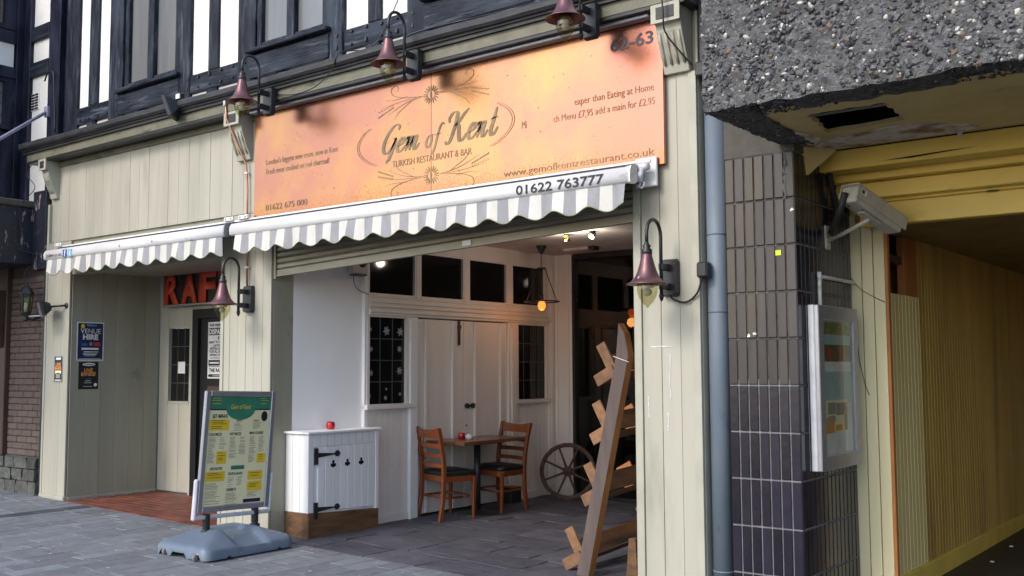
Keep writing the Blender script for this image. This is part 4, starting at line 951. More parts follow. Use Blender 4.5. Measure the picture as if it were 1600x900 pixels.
m = MB(); m.box(-7.91, -7.81, 5.92, 5.99, 2.70, 2.79); m.build('arm', 'iron_black', AL, bev=.01)

# ------------------------------------------------------------ copper swan-neck lamps (prototype at the origin: plate on y=0, arm towards -y)
def make_lamp():
    L_ = thing('wall_lamp', 'lamp', 'wall lamp')
    oct_ = [(-.05, -.13), (.05, -.13), (.065, -.11), (.065, .11), (.05, .13), (-.05, .13), (-.065, .11), (-.065, -.11)]
    m = MB(); m.prism(oct_, lambda a, b: (a, 0, b), lambda a, b: (a * .9, -.05, b * .93)); pl = m.build('back_plate', 'iron_black', L_, bev=.004)
    m = MB(); m.box(-.018, .018, -.15, -.045, .045, .09); m.build('clamp', 'iron_black', pl, bev=.004); m = MB(); m.box(-.018, .018, -.15, -.045, -.085, -.04); m.build('clamp', 'iron_black', pl, bev=.004)
    arc = [(0, -.142, -.135), (0, -.142, .27)]
    for i in range(1, 13):
        a = math.pi * i / 12; arc.append((0, -.142 - .093 * (1 - math.cos(a)), .27 + .105 * math.sin(a)))
    arc.append((0, -.328, .20)); 
    m = MB(); m.tube(arc, .0125, 10); m.build('arm', 'iron_black', L_)
    m = MB(); m.lathe([(0, -.17), (.008, -.16), (.014, -.145), (.018, -.13), (.014, -.115)], (0, -.142, 0), 12); m.build('finial', 'iron_black', L_)
    m = MB(); m.lathe([(.014, .215), (.018, .20), (.030, .19), (.022, .175), (.036, .165), (.036, .135), (.03, .13)], (0, -.328, 0), 16); m.build('collar', 'iron_black', L_)
    pr = [(.034, .14), (.036, .12), (.043, .095), (.052, .06), (.064, .02), (.080, -.015), (.103, -.042), (.136, -.06), (.138, -.066), (.134, -.066), (.10, -.05), (.076, -.024), (.06, .012), (.03, .1)]
    m = MB(); m.lathe(pr, (0, -.328, 0), 32); m.build('shade', 'lamp_copper', L_)
    m = MB(); m.lathe([(.064, -.035), (.066, -.065), (.068, -.095), (.064, -.125), (.053, -.155), (.035, -.185), (.012, -.205), (.008, -.215), (0, -.217)], (0, -.328, 0), 24); m.build('glass_shade', 'lamp_glass', L_)
    m = MB(); m.lathe([(0, -.02), (.04, -.02), (.045, -.05), (.0445, -.085), (.03, -.09), (0, -.09)], (0, -.328, 0), 18); m.build('lamp_holder', 'lamp_brass', L_)
    m = MB(); m.lathe([(.012, -.09), (.028, -.105), (.03, -.12), (.018, -.138), (0, -.142)], (0, -.328, 0), 14); m.build('bulb', 'ceramic_white', L_)
    return L_
lp0 = make_lamp()
for i, (p, rz, lab) in enumerate([((-7.37, 5.955, 3.90), 0, 'copper bell lamp on black swan neck at the left end of the copper sign'),
        ((-5.56, 5.955, 3.90), 1, 'copper bell lamp on black swan neck above the script lettering of the copper sign'),
        ((-3.865, 5.955, 3.895), -1, 'copper bell lamp on black swan neck near the house number 62-63'),
        ((-7.90, 6.17, 2.125), 2, 'copper bell lamp on black swan neck on the middle pier beside the red letters'),
        ((-3.385, 6.168, 2.065), 0, 'paint-splashed copper bell lamp on the right-hand pier by the junction box')]):
    o = lp0 if i == 0 else copy_tree(lp0)
    o.location = p; o.rotation_euler = (0, 0, R(rz)); o['label'] = lab; o['group'] = 'copper swan-neck lamps on the shopfront'
# ------------------------------------------------------------ red letter sign, posters
RS = thing('venue_sign', 'red painted capital letters on black box sign over the black door', 'sign', (-9.8, 7.33, 2.43))
bx('sign_box', -10.95, -8.45, 7.27, 7.348, 2.245, 2.625, 'plastic_black', RS); bx('drip_ledge', -10.93, -8.45, 7.22, 7.30, 2.222, 2.243, 'aluminium', RS)
xx = -10.94
for ch in 'RAFTERS':
    cu = text(ch, 'sign_red', RS, (xx, 7.262, 2.255), X, Z, .36, .315, bold=.045)
    me = cu.data; import bmesh
    b = bmesh.new(); b.from_mesh(me); r_ = bmesh.ops.extrude_face_region(b, geom=b.faces[:]); bmesh.ops.translate(b, vec=(0, -.018, 0), verts=[v for v in r_['geom'] if isinstance(v, bmesh.types.BMVert)]); b.to_mesh(me); b.free()
    xx += .353
def poster(name, label, org, u, v, w_, h, mat, border=None):
    """flat sheet in the plane of u and v; returns the thing and a painter of flat shapes on it"""
    u = Vector(u); v = Vector(v); org = Vector(org); n = u.cross(v).normalized()
    T = thing(name, label, 'poster', tuple(org))
    def quad(nm, a, b, c, d, mt, lift, pr=T):
        m = MB(); P = lambda s, t, e: org + u * s + v * t + n * e
        m.add([P(a, b, 0 if lift < .0012 else lift - .0006), P(c, b, 0 if lift < .0012 else lift - .0006), P(c, d, 0 if lift < .0012 else lift - .0006), P(a, d, 0 if lift < .0012 else lift - .0006), P(a, b, lift), P(c, b, lift), P(c, d, lift), P(a, d, lift)], [(3, 2, 1, 0), (4, 5, 6, 7), (0, 1, 5, 4), (1, 2, 6, 5), (2, 3, 7, 6), (3, 0, 4, 7)], False)
        return m.build(nm, mt, pr)
    if border: quad('sheet', 0, 0, w_, h, border, .001); quad('print', .012, .012, w_ - .012, h - .012, mat, .0018)
    else: quad('sheet', 0, 0, w_, h, mat, .001)
    def tx(s, a, b, hh, ww, mt, al='l', bold=0, shear=0): return text(s, mt, T, org + u * a + v * b + n * .0034, u, v, hh, ww, al, shear, bold=bold)
    return T, quad, tx, (org, u, v, n)
# venue hire poster on the side of the entrance
T, q, tx, fr = poster('poster', 'dark blue VENUE HIRE poster on the side wall of the left entrance', (-11.158, 6.268, 1.575), Y, Z, .335, .445, 'print_navy', 'print_white')
tx('VENUE', .168, .315, .055, .25, 'print_white', 'c'); tx('HIRE', .168, .245, .058, .19, 'print_white', 'c', .05)
m = MB(); ell(m, .07, .395, .025, .025, 0, lambda a, b: fr[0] + Y * a + Z * b + X * .003, 14); m.build('badge', 'print_yellow', T)
tx('Rafters', .18, .40, .022, .12, 'print_light_blue', 'c', .03); q('picture', .06, .17, .13, .20, 'print_blue', .0028); q('picture', .21, .17, .29, .21, 'print_red', .0028); q('picture', .155, .175, .19, .21, 'print_grey', .0028)
for i, (a, b_, mt) in enumerate(((.06, .27, 'print_white'), (.09, .20, 'print_white'), (.205, .27, 'print_yellow'), (.08, .25, 'print_white'), (.10, .235, 'print_light_blue'))):
    z_ = (.125, .095, .095, .07, .052)[i]; q('text_line', a, z_, b_, z_ + (.022 if i == 0 else .010), mt, .0028)
q('text_line', .03, .02, .30, .024, 'print_white', .0028)
T, q, tx, fr = poster('poster', 'black LIVE BANDS! poster hung below the blue poster on the side wall', (-11.158, 6.30, 1.245), Y, Z, .245, .315, 'print_black')
m = MB(); ell(m, .125, .285, .08, .018, 0, lambda a, b: fr[0] + Y * a + Z * b + X * .003, 16); m.build('badge', 'print_white', T)
tx('Rafters', .125, .277, .018, .11, 'print_black', 'c', .03); tx('LIVE', .12, .20, .038, .11, 'print_orange', 'c', .05, .1); tx('BANDS!', .12, .155, .042, .18, 'print_orange', 'c', .05, .1)
q('text_line', .09, .115, .16, .122, 'print_blue', .0028); q('text_line', .085, .09, .15, .104, 'print_grey', .0028); q('text_line', .07, .068, .165, .083, 'print_grey', .0028); q('text_line', .06, .03, .17, .035, 'print_white', .0028)
m = MB(); ell(m, .21, .05, .02, .02, 0, lambda a, b: fr[0] + Y * a + Z * b + X * .003, 14); m.build('badge', 'print_white', T)
T, q, tx, fr = poster('poster', 'narrow weathered LIVE BANDS poster on the front of the left pier', (-11.455, 6.168, 1.325), X, Z, .19, .305, 'print_black', 'print_grey')
tx('LIVE', .095, .185, .04, .11, 'print_orange', 'c', .05); tx('BANDS', .095, .145, .036, .14, 'print_orange', 'c', .05); q('text_line', .04, .26, .15, .285, 'print_white', .0028)
q('picture', .05, .05, .14, .11, 'print_grey', .0028); q('picture', .03, .10, .16, .135, 'print_cream', .0028); q('picture', .03, .02, .16, .032, 'print_white', .0028)
# gig poster on the black door
T, q, tx, fr = poster('poster', 'black and white gig poster THE RAFTERS on the black door', (-10.19, 7.355, 1.36), X, Z, .42, .66, 'print_white')
tx('SUB-TERRANEAN', .03, .61, .026, .36, 'print_black', bold=.03); q('block', .015, .505, .405, .59, 'print_black', .0028); text('DISPARITY', 'print_white', T, (-10.165, 7.3495, 1.36 + .518), X, Z, .058, .36, bold=.04)
for s_, z_, a_, h_ in (('DUB', .455, .19, .032), ('ANT TC1 - LIVE', .41, .02, .026), ('ARTIFICIAL', .372, .11, .024), ('INTELLIGENCE', .336, .05, .026), ('TOTAL SCIENCE', .298, .03, .028), ('SPECTRUM', .262, .04, .024)):
    tx(s_, a_, z_, h_, .42 - a_ - .03 if a_ < .1 else .2, 'print_black', bold=.03)
q('text_line', .05, .235, .38, .242, 'print_black', .0028); q('block', .02, .15, .40, .215, 'print_black', .0028); q('text_line', .04, .172, .22, .192, 'print_white', .0036); q('text_line', .03, .135, .39, .141, 'print_black', .0028)
tx('THE RAFTERS', .03, .075, .042, .36, 'print_black', bold=.03); q('block', .02, .018, .40, .05, 'print_black', .0028); q('text_line', .10, .025, .36, .042, 'print_grey', .0036)

# ------------------------------------------------------------ menu stand on the pavement
MS = thing('menu_stand', 'silver framed restaurant menu board on grey water-filled base with castors', 'menu stand', (-7.4, 5.56, -.09))
bz = -.088
def hgt(s, t):                                                # s across (0..1), t along (0..1): top surface of the base
    e = min(s, 1 - s) * 2; c = min(1, e / .62); ends = min(1, min(t, 1 - t) / .30)
    h = .085 + .125 * min(c, .15 + .85 * ends) if True else 0
    if .34 < t < .72 and s > .38: h = min(h, .085 + .125 * c - .055 * min(1, (t - .34) / .05, (.72 - t) / .05) * min(1, (s - .38) / .06))
    return h
m = MB(); NX, NY = 22, 32; x0, x1, y0, y1 = -7.755, -7.045, 5.10, 6.02; vs = []
def rc(s, t):                                                 # rounded corners of the footprint
    a = x0 + (x1 - x0) * s; b = y0 + (y1 - y0) * t; r = .07; cx = min(max(a, x0 + r), x1 - r); cy = min(max(b, y0 + r), y1 - r)
    d = Vector((a - cx, b - cy)); 
    if d.length > 1e-6 and a != cx and b != cy:
        mxx = max(abs(d.x), abs(d.y)); d = d.normalized() * mxx; a, b = cx + d.x, cy + d.y
    return a, b
for j in range(NY + 1):
    for i in range(NX + 1):
        a, b = rc(i / NX, j / NY); e = i in (0, NX) or j in (0, NY)
        vs.append((a, b, bz + (.082 if e else hgt(i / NX, j / NY))))
m.add(vs, [(j * (NX + 1) + i, j * (NX + 1) + i + 1, (j + 1) * (NX + 1) + i + 1, (j + 1) * (NX + 1) + i) for j in range(NY) for i in range(NX)], True)
per = [i for i in range(NX)] + [NX + j * (NX + 1) for j in range(NY)] + [NY * (NX + 1) + i for i in range(NX, 0, -1)] + [j * (NX + 1) for j in range(NY, 0, -1)]
low = []
for p in per:
    a, b, c = vs[p]; l = .012
    if b < y0 + .02:                                          # cut-outs for the castors and the middle arch on the near end
        u = (a - x0) / (x1 - x0)
        if .10 < u < .26 or .74 < u < .90: l = .055
        elif .36 < u < .62: l = .05
        elif u <= .36 and u >= .26: l = .012
    elif a > x1 - .01 and (.24 < (b - y0) / (y1 - y0) < .28 or .80 < (b - y0) / (y1 - y0) < .84): l = .03
    low.append((a, b, bz + l))
k = len(per); n0 = len(m.v); m.add(low, [], False)
m.f += [[per[i], n0 + i, n0 + (i + 1) % k, per[(i + 1) % k]] for i in range(k)]; m.mi += [0] * k; m.sm += [True] * k
base = m.build('base', 'grey_plastic', MS)
m = MB(); m.box(x0 + .03, x1 - .03, y0 + .10, y1 - .03, bz + .008, bz + .05); m.build('underside', 'rubber', base)
for xx, yy in ((-7.62, 5.115), (-7.18, 5.10), (-7.62, 5.97), (-7.18, 5.97)):
    m = MB(); m.lathe([(0, -.013), (.026, -.013), (.030, -.008), (.030, .008), (.026, .013), (0, .013)], (xx, yy, gz(xx) + .031), 16, Ry90); m.build('castor', 'wheel_grey', base)
for yy in (5.355, 5.862):
    m = MB(); m.lathe([(.045, bz + .165), (.045, bz + .195), (.03, bz + .20), (.03, .245)] , (-7.4, yy, 0), 16); pst = m.build('spring_post', 'rubber', MS)
    for i in range(7): m = MB(); z_ = bz + .215 + i * .017; m.lathe([(.030, z_), (.035, z_ + .006), (.030, z_ + .012)], (-7.4, yy, 0), 14); m.build('coil', 'rubber', pst)
def fp(s, t, x=-7.4): return Vector((x, 5.25 + s + .075 * t, .262 + t - .03 * s))
def fbar(nm, s0, t0, s1, t1, xa, xb, mt, par, bev=.006):
    m = MB(); P = [fp(s0, t0), fp(s1, t0), fp(s1, t1), fp(s0, t1)]
    m.add([p + X * xa for p in P] + [p + X * xb for p in P], [(3, 2, 1, 0), (4, 5, 6, 7), (0, 1, 5, 4), (1, 2, 6, 5), (2, 3, 7, 6), (3, 0, 4, 7)], False); return m.build(nm, mt, par, bev=bev)
W_, H_ = .745, 1.02
fbar('bottom_rail', -.02, -.055, W_ + .02, -.022, -.02, .02, 'aluminium_white', MS)
fbar('clamp_arm', -.035, -.06, -.003, .28, -.022, .022, 'aluminium_white', MS, .01); fbar('clamp_arm', W_ + .003, -.045, W_ + .03, .30, -.022, .022, 'aluminium_white', MS, .01)
fbar('frame_side', 0, 0, .048, H_, -.018, .020, 'aluminium', MS); fbar('frame_side', W_ - .048, 0, W_, H_, -.018, .020, 'aluminium', MS)
fbar('frame_top', .0485, H_ - .048, W_ - .0485, H_, -.018, .0195, 'aluminium', MS); fbar('frame_bottom', .0485, 0, W_ - .0485, .048, -.018, .0195, 'aluminium', MS)
sheet = fbar('menu_sheet', .045, .045, W_ - .045, H_ - .045, -.012, .006, 'print_cream', MS, 0)
FU = (Y - Z * .03); FV = (Y * .075 + Z); FO = fp(0, 0)
def mq(s0, t0, s1, t1, mt, lift=.008, nm='print'):
    m = MB(); m.add([fp(s0, t0) + X * lift, fp(s1, t0) + X * lift, fp(s1, t1) + X * lift, fp(s0, t1) + X * lift], [(0, 1, 2, 3)], False); return m.build(nm, mt, sheet)
def mt_(s, a, b, h, w_, mt='print_black', al='l', bold=.02, shear=0): return text(s, mt, sheet, FO + FU * a + FV * b + X * .0095, FU, FV, h, w_, al, shear, bold=bold)
mq(.048, .865, .697, .972, 'print_green'); mq(.048, .855, .697, .865, 'print_black', .0084)
m = MB(); ell(m, .375, .87, .155, .10, 0, lambda a, b: fp(a, b) + X * .009, 28); m.build('print', 'print_green', sheet)
mt_('Gem of Kent', .375, .865, .040, .21, 'print_yellow', 'c', .01, .3)
m = MB(); ell(m, .635, .80, .034, .045, 0, lambda a, b: fp(a, b) + X * .009, 20); m.build('badge', 'print_black', sheet)
for a, b, c, d in ((.062, .685, .26, .775), (.155, .40, .255, .505), (.585, .395, .675, .475), (.062, .255, .255, .335), (.50, .25, .655, .325), (.50, .155, .655, .235)): mq(a, b, c, d, 'print_yellow')
mq(.315, .345, .455, .378, 'print_green'); mq(.47, .055, .655, .085, 'print_navy')
for s_, a, b, h, w__ in (('SET MENUS', .085, .79, .030, .155), ('COLD MEZZE', .062, .64, .022, .13), ('HOT MEZZE', .275, .64, .022, .12), ('MAIN COURSES', .485, .645, .022, .15), ('SPECIALITIES', .10, .35, .022, .125), ('SOUPS & SALADS', .29, .30, .022, .15), ('DESSERTS', .285, .165, .022, .10), ('OPTION A', .335, .755, .014, .06), ('OPTION B', .52, .755, .014, .06)): mt_(s_, a, b, h, w__)
random.seed(5)
m = MB()
def lines(s0, s1, t0, t1, st, mt=None):
    t = t1
    while t > t0:
        a = s0 + random.uniform(0, .01); b = s0 + (s1 - s0) * random.uniform(.6, 1)
        m.add([fp(a, t) + X * .0085, fp(b, t) + X * .0085, fp(b, t + .0035) + X * .0085, fp(a, t + .0035) + X * .0085], [(0, 1, 2, 3)], False); t -= st * random.choice((1, 1, 1, 1.6))
for a in ((.062, .14, .40, .62), (.17, .25, .52, .62), (.275, .36, .44, .62), (.38, .46, .47, .62), (.485, .565, .40, .62), (.585, .66, .49, .62), (.31, .40, .68, .74), (.51, .62, .68, .74), (.062, .24, .05, .235), (.285, .36, .20, .28), (.385, .45, .20, .28), (.275, .42, .05, .145), (.50, .63, .095, .14)): lines(*a, .0115)
m.build('small_print', 'print_grey', sheet, kind='stuff')
m = MB()
for a in ((.075, .245, .70, .765), (.165, .245, .42, .49), (.595, .665, .41, .46), (.075, .245, .27, .32), (.515, .64, .27, .305), (.515, .64, .175, .215)): lines(*a, .014)
m.v = [(a + .001, b, c) for a, b, c in m.v]; m.build('small_print', 'print_black', sheet, kind='stuff')
m = MB()
for a in ((.065, .19, .90, .955), (.58, .68, .90, .955)): lines(*a, .018)
m.v = [(a + .0012, b, c) for a, b, c in m.v]; m.build('small_print', 'print_yellow', sheet, kind='stuff')

# ------------------------------------------------------------ white boarded cabinet
CB = thing('cabinet', 'low white boarded cabinet with black strap hinges against the white wall', 'cabinet', (-7.4, 6.8, -.085))
CX = -7.275
bx('body', -7.60, CX - .022, 6.385, 7.24, -.09, .855, 'white_paint', CB, bev=0)
m = MB(); m.prism([(-7.61, 6.345), (CX + .02, 6.345), (CX + .02, 7.29), (-7.61, 7.29)], lambda a, b: (a, b, .858), lambda a, b: (a, b, .884)); m.build('top', 'white_paint', CB, bev=.006)
for i in range(3): a = -7.60 + i * .1; bx('board', a + .002, a + .098, 6.366, 6.385, .142, .856, 'white_paint', CB, bev=.004)
bx('corner_post', CX - .03, CX + .0, 6.360, 6.43, .142, .856, 'white_paint', CB, bev=.005); bx('corner_post', CX - .03, CX + .006, 7.215, 7.262, .10, .856, 'white_paint', CB, bev=.005)
bx('top_rail', CX - .022, CX, 6.43, 7.215, .742, .856, 'white_paint', CB, bev=.003)
for i in range(8): bx('rail_groove', CX - .001, CX + .0012, 6.50 + i * .09, 6.502 + i * .09, .745, .855, 'print_grey', CB, bev=0)
m = MB(); m.box(CX - .024, CX - .012, 6.43, 7.215, .12, .742); cd = m.build('door', 'white_paint', CB)
for i in range(8):
    a = 6.475 + i * .0915; z0 = .152 - (a - 6.4) * .03
    bx('board', CX - .014, CX + .002, a + .0015, a + .090, z0, .736, 'white_paint', cd, bev=.004)
for zc in (.665, .170):
    h_ = MB(); pz = zc
    h_.box(CX - .004, CX + .012, 6.425, 6.475, pz - .085, pz + .065); hh_ = h_.build('hinge', 'iron_black', cd, bev=.003)
    h_ = MB(); h_.prism([(6.475, pz + .022), (6.68, pz + .008), (6.695, pz + .028), (6.725, pz + .033), (6.752, pz + .004), (6.725, pz - .026), (6.695, pz - .022), (6.68, pz - .004), (6.475, pz - .022)], lambda a, b: (CX + .003, a, b), lambda a, b: (CX + .009, a, b)); h_.build('strap', 'iron_black', hh_)
for yy in (6.665, 6.845, 7.025):
    c_ = MB(); f3 = lambda a, b: (CX + .0035, a, b)
    for dy, dz in ((-.018, -.012), (.018, -.012), (0, .018)): ell(c_, yy + dy, .575 + dz, .0165, .0165, 0, f3, 12)
    c_.add([f3(yy - .006, .58), f3(yy + .006, .58), f3(yy + .012, .540), f3(yy - .012, .540)], [(0, 1, 2, 3)], False)
    c_.build('club_cutout', 'void_black', cd, kind='stuff')
m = MB(); m.prism([(-7.60, 6.36), (CX - .002, 6.36), (CX + .004, 6.37), (CX + .004, 7.262), (-7.60, 7.262)], lambda a, b: (a, b, -.10), lambda a, b: (a, b, .142 - (b - 6.36) * .045)); m.build('kick_board', 'raw_wood', CB, bev=.004)
m = MB(); m.box(CX - .06, CX - .03, 7.264, 7.29, .34, .50); m.build('handle', 'iron_black', CB, bev=.01)
def candle(loc, label, r=.042, h=.075):
    T = thing('candle_holder', label, 'candle holder', loc)
    m = MB(); m.lathe([(0, 0), (r * .8, 0), (r, h * .25), (r * 1.05, h * .55), (r * .95, h * .85), (r * .82, h), (r * .78, h * .95), (r * .85, h * .6), (r * .8, h * .2), (0, h * .12)], loc, 20); m.build('glass_bowl', 'candle_red', T)
    m = MB(); m.lathe([(0, h * .45), (r * .55, h * .45), (r * .55, h * .15)], loc, 12); m.build('wax', 'ceramic_white', T)
candle((-7.43, 6.77, .884), 'red glass candle holder on the white cabinet')

# ------------------------------------------------------------ table, chairs
TB = thing('table', 'dark wooden cafe table with black pedestal against the batten doors', 'table', (-7.12, 8.60, -.09))
for i in range(4):
    a = -7.405 + i * .134; bx('top_plank', a + .001, a + .1335, 8.09, 9.18, .668, .705, 'table_wood', TB, bev=.003)
m = MB(); m.tube([(-7.12, 8.60, -.05), (-7.12, 8.60, .665)], .036, 16); m.build('pedestal', 'iron_black', TB)
m = MB(); m.lathe([(0, .035), (.045, .03), (.10, .012), (.22, .004), (.245, -.002), (.245, -.008)], (-7.12, 8.60, -.082), 28); m.build('base', 'iron_black', TB)
m = MB(); m.box(-7.3, -6.94, 8.35, 8.85, .655, .667); m.build('spider', 'iron_black', TB)
candle((-7.22, 8.46, .705), 'red glass candle holder on the cafe table', .038, .068)
T = thing('sugar_bowl', 'small white bowl beside the candle on the cafe table', 'bowl', (-7.08, 8.42, .705))
m = MB(); m.lathe([(0, 0), (.025, 0), (.04, .02), (.046, .048), (.043, .048), (.036, .022), (0, .01)], (-7.08, 8.42, .705), 20); m.build('bowl', 'ceramic_white', T)
m = MB(); m.lathe([(0, .03), (.03, .04), (.02, .06), (0, .062)], (-7.08, 8.42, .705), 10); m.build('sugar_sachets', 'print_white', T)
T = thing('menu_card', 'small card lying flat on the cafe table', 'card', (-7.0, 8.55, .705)); bx('card', -7.06, -6.97, 8.50, 8.62, .7055, .708, 'print_grey', T, bev=0)
def make_chair():
    C_ = thing('chair', 'chair', 'chair')
    # local: seat centre (0,0), faces +y, floor z=0; total height .95
    def backpost(sx):
        pts = [(sx * .20, -.235, 0), (sx * .198, -.20, .22), (sx * .195, -.19, .44), (sx * .197, -.20, .62), (sx * .20, -.235, .80), (sx * .205, -.275, .955)]
        m = MB(); hw, hd = .0165, .024; vs = []
        for p in pts: vs += [(p[0] - hw, p[1] - hd, p[2]), (p[0] + hw, p[1] - hd, p[2]), (p[0] + hw, p[1] + hd, p[2]), (p[0] - hw, p[1] + hd, p[2])]
        m.add(vs, [(3, 2, 1, 0)] + [(i * 4 + j, i * 4 + (j + 1) % 4, i * 4 + 4 + (j + 1) % 4, i * 4 + 4 + j) for i in range(5) for j in range(4)] + [(20, 21, 22, 23)], False)
        m.build('rear_leg', 'orange_wood', C_, bev=.005)
    backpost(-1); backpost(1)
    for z, h, y_ in ((.885, .085, -.255), (.765, .045, -.226), (.665, .042, -.207), (.565, .042, -.197)):
        m = MB(); vs = []; n = 8
        for i in range(n + 1):
            t = i / n; a = -.185 + .37 * t; cv = -.028 * math.sin(math.pi * t); up_ = (.022 * (abs(2 * t - 1) ** 2) if z > .8 else 0)
            vs += [(a, y_ + cv - .008, z - h / 2), (a, y_ + cv + .008, z - h / 2), (a, y_ + cv + .006 - (.01 if z > .8 else 0), z + h / 2 + up_), (a, y_ + cv - .010 - (.01 if z > .8 else 0), z + h / 2 + up_)]
        m.add(vs, [(0, 1, 2, 3)] + [(i * 4 + j, i * 4 + 4 + j, i * 4 + 4 + (j + 1) % 4, i * 4 + (j + 1) % 4) for i in range(n) for j in range(4)] + [(4 * n + 3, 4 * n + 2, 4 * n + 1, 4 * n)], False)
        m.build('back_slat', 'orange_wood', C_)
    for sx in (-1, 1):
        m = MB(); vs = []
        for z, w_ in ((0, .013), (.2, .016), (.445, .021)): vs += [(sx * .205 - w_, .185 - w_, z), (sx * .205 + w_, .185 - w_, z), (sx * .205 + w_, .185 + w_, z), (sx * .205 - w_, .185 + w_, z)]
        m.add(vs, [(3, 2, 1, 0)] + [(i * 4 + j, i * 4 + (j + 1) % 4, i * 4 + 4 + (j + 1) % 4, i * 4 + 4 + j) for i in range(2) for j in range(4)] + [(8, 9, 10, 11)], False); m.build('front_leg', 'orange_wood', C_, bev=.004)
    def ol(s, r=.07):
        out = []
        for cx, cy, a0 in ((.215 - r, .21 - r, 0), (-.215 + r, .21 - r, 90), (-.20 + .02, -.18 + .02, 180), (.20 - .02, -.18 + .02, 270)):
            rr_ = r if cy > 0 else .02
            for k_ in range(5): a = R(a0 + 22.5 * k_); out.append(((cx + rr_ * math.cos(a)) * s, (cy + rr_ * math.sin(a)) * s))
        return out
    m = MB(); m.prism(ol(1), lambda a, b: (a, b, .395), lambda a, b: (a, b, .455)); m.build('seat_frame', 'orange_wood', C_, bev=.003)
    m = MB(); o_ = ol(1.02); n = len(o_); vs = []
    for z, s in ((.455, .97), (.468, 1.0), (.49, .99), (.506, .88), (.512, .6), (.514, .2)): vs += [(a * s, b * s, z) for a, b in o_]
    m.add(vs, [(i * n + j, i * n + (j + 1) % n, (i + 1) * n + (j + 1) % n, (i + 1) * n + j) for i in range(5) for j in range(n)] + [tuple(5 * n + j for j in range(n))], True); m.build('seat_cushion', 'vinyl_black', C_)
    rg = [(a * .93, b * .93) for a, b in ol(1, .16)]
    m = MB(); m.tube([(a, b, .235) for a, b in rg] + [(rg[0][0], rg[0][1], .235)], .012, 6); m.build('stretcher_ring', 'orange_wood', C_)
    return C_
ch = make_chair(); ch.location = (-7.165, 8.165, -.092); ch.rotation_euler = (0, SL, R(-13)); ch['label'] = 'ladder-back wooden chair with black seat nearest the white cabinet'; ch['group'] = 'ladder-back chairs at the cafe table'
c2 = copy_tree(ch); c2.location = (-7.085, 8.93, -.092); c2.rotation_euler = (0, -SL, R(176)); c2['label'] = 'ladder-back wooden chair with black seat nearer the cartwheel'
T = thing('bin', 'small dark grey box on the floor by the batten doors', 'box', (-7.32, 9.45, -.085))
m = MB(); m.box(-7.40, -7.25, 9.36, 9.56, -.085, .09); m.build('box_body', 'plastic_black', T, bev=.008); bx('lid', -7.405, -7.245, 9.355, 9.565, .091, .10, 'iron_black', T)

# ------------------------------------------------------------ cartwheel
CW = thing('cartwheel', 'old wooden cartwheel leaning in the far corner by the shop window', 'wheel')
m = MB(); n = 48; vs = []
for i in range(n):
    a = 2 * math.pi * i / n; j = random.uniform(-.002, .002)
    for r, y_ in ((.275, -.018), (.279, -.014), (.279, .014), (.275, .018), (.238, .016), (.238, -.016)): vs.append(((r + j) * math.cos(a), y_, (r + j) * math.sin(a)))
m.add(vs, [(i * 6 + j, i * 6 + (j + 1) % 6, ((i + 1) % n) * 6 + (j + 1) % 6, ((i + 1) % n) * 6 + j) for i in range(n) for j in range(6)], True); m.build('rim', 'wheel_wood', CW)
for i in range(8):
    a = 2 * math.pi * (i + .45) / 8; m = MB(); c_, s_ = math.cos(a), math.sin(a)
    m.tube([(.03 * c_, 0, .03 * s_), (.12 * c_, 0, .12 * s_), (.243 * c_, 0, .243 * s_)], [.013, .011, .009], 8); m.build('spoke', 'wheel_wood', CW)
m = MB(); m.lathe([(0, .05), (.02, .05), (.024, .045), (.024, .03), (.045, .03), (.05, .02), (.05, -.02), (.04, -.03), (0, -.03)], (0, 0, 0), 20, Matrix.Rotation(R(90), 3, 'X')); m.build('hub', 'wheel_wood', CW)
CW.scale = (1.2, 1.1, 1.2); CW.location = (-7.02, 10.17, .235); CW.rotation_euler = (R(-8), 0, R(33))

# ------------------------------------------------------------ leaning timber planter rack
PR = thing('planter_rack', 'leaning timber rack holding rough wooden troughs behind the right pier', 'planter', (-4.4, 7.0, -.15))
def rackrail(dx, y, mt=('grey_wood', 'edge_wood')):
    m = MB(); o = [(-4.565, gz(-4.56)), (-4.458, gz(-4.46)), (-4.072, 1.55), (-4.105, 1.72), (-4.155, 1.80), (-4.178, 1.56)]
    o = [(a + dx, b) for a, b in o]; n = len(o); th = .085
    m.add([(a, y, b) for a, b in o] + [(a, y + th, b) for a, b in o], [tuple(range(n))[::-1]], False)
    m.cur = 1; m.f += [list(range(n, 2 * n))] + [[i, (i + 1) % n, n + (i + 1) % n, n + i] for i in range(n)]; m.mi += [1] * (n + 1); m.sm += [False] * (n + 1)
    return m.build('rail', list(mt), PR)
rackrail(0, 6.72); rackrail(0, 7.72)
m = MB(); m.tube([(-4.20, 6.714, 1.545), (-4.06, 6.712, 1.50)], .003, 5); m.build('string', 'print_white', PR)
m = MB(); m.prism([(-3.99, gz(-3.99)), (-3.88, gz(-3.88)), (-3.90, .22), (-3.955, .22)], lambda a, b: (a, 6.50, b), lambda a, b: (a, 6.57, b)); m.build('leg', 'raw_wood', PR)
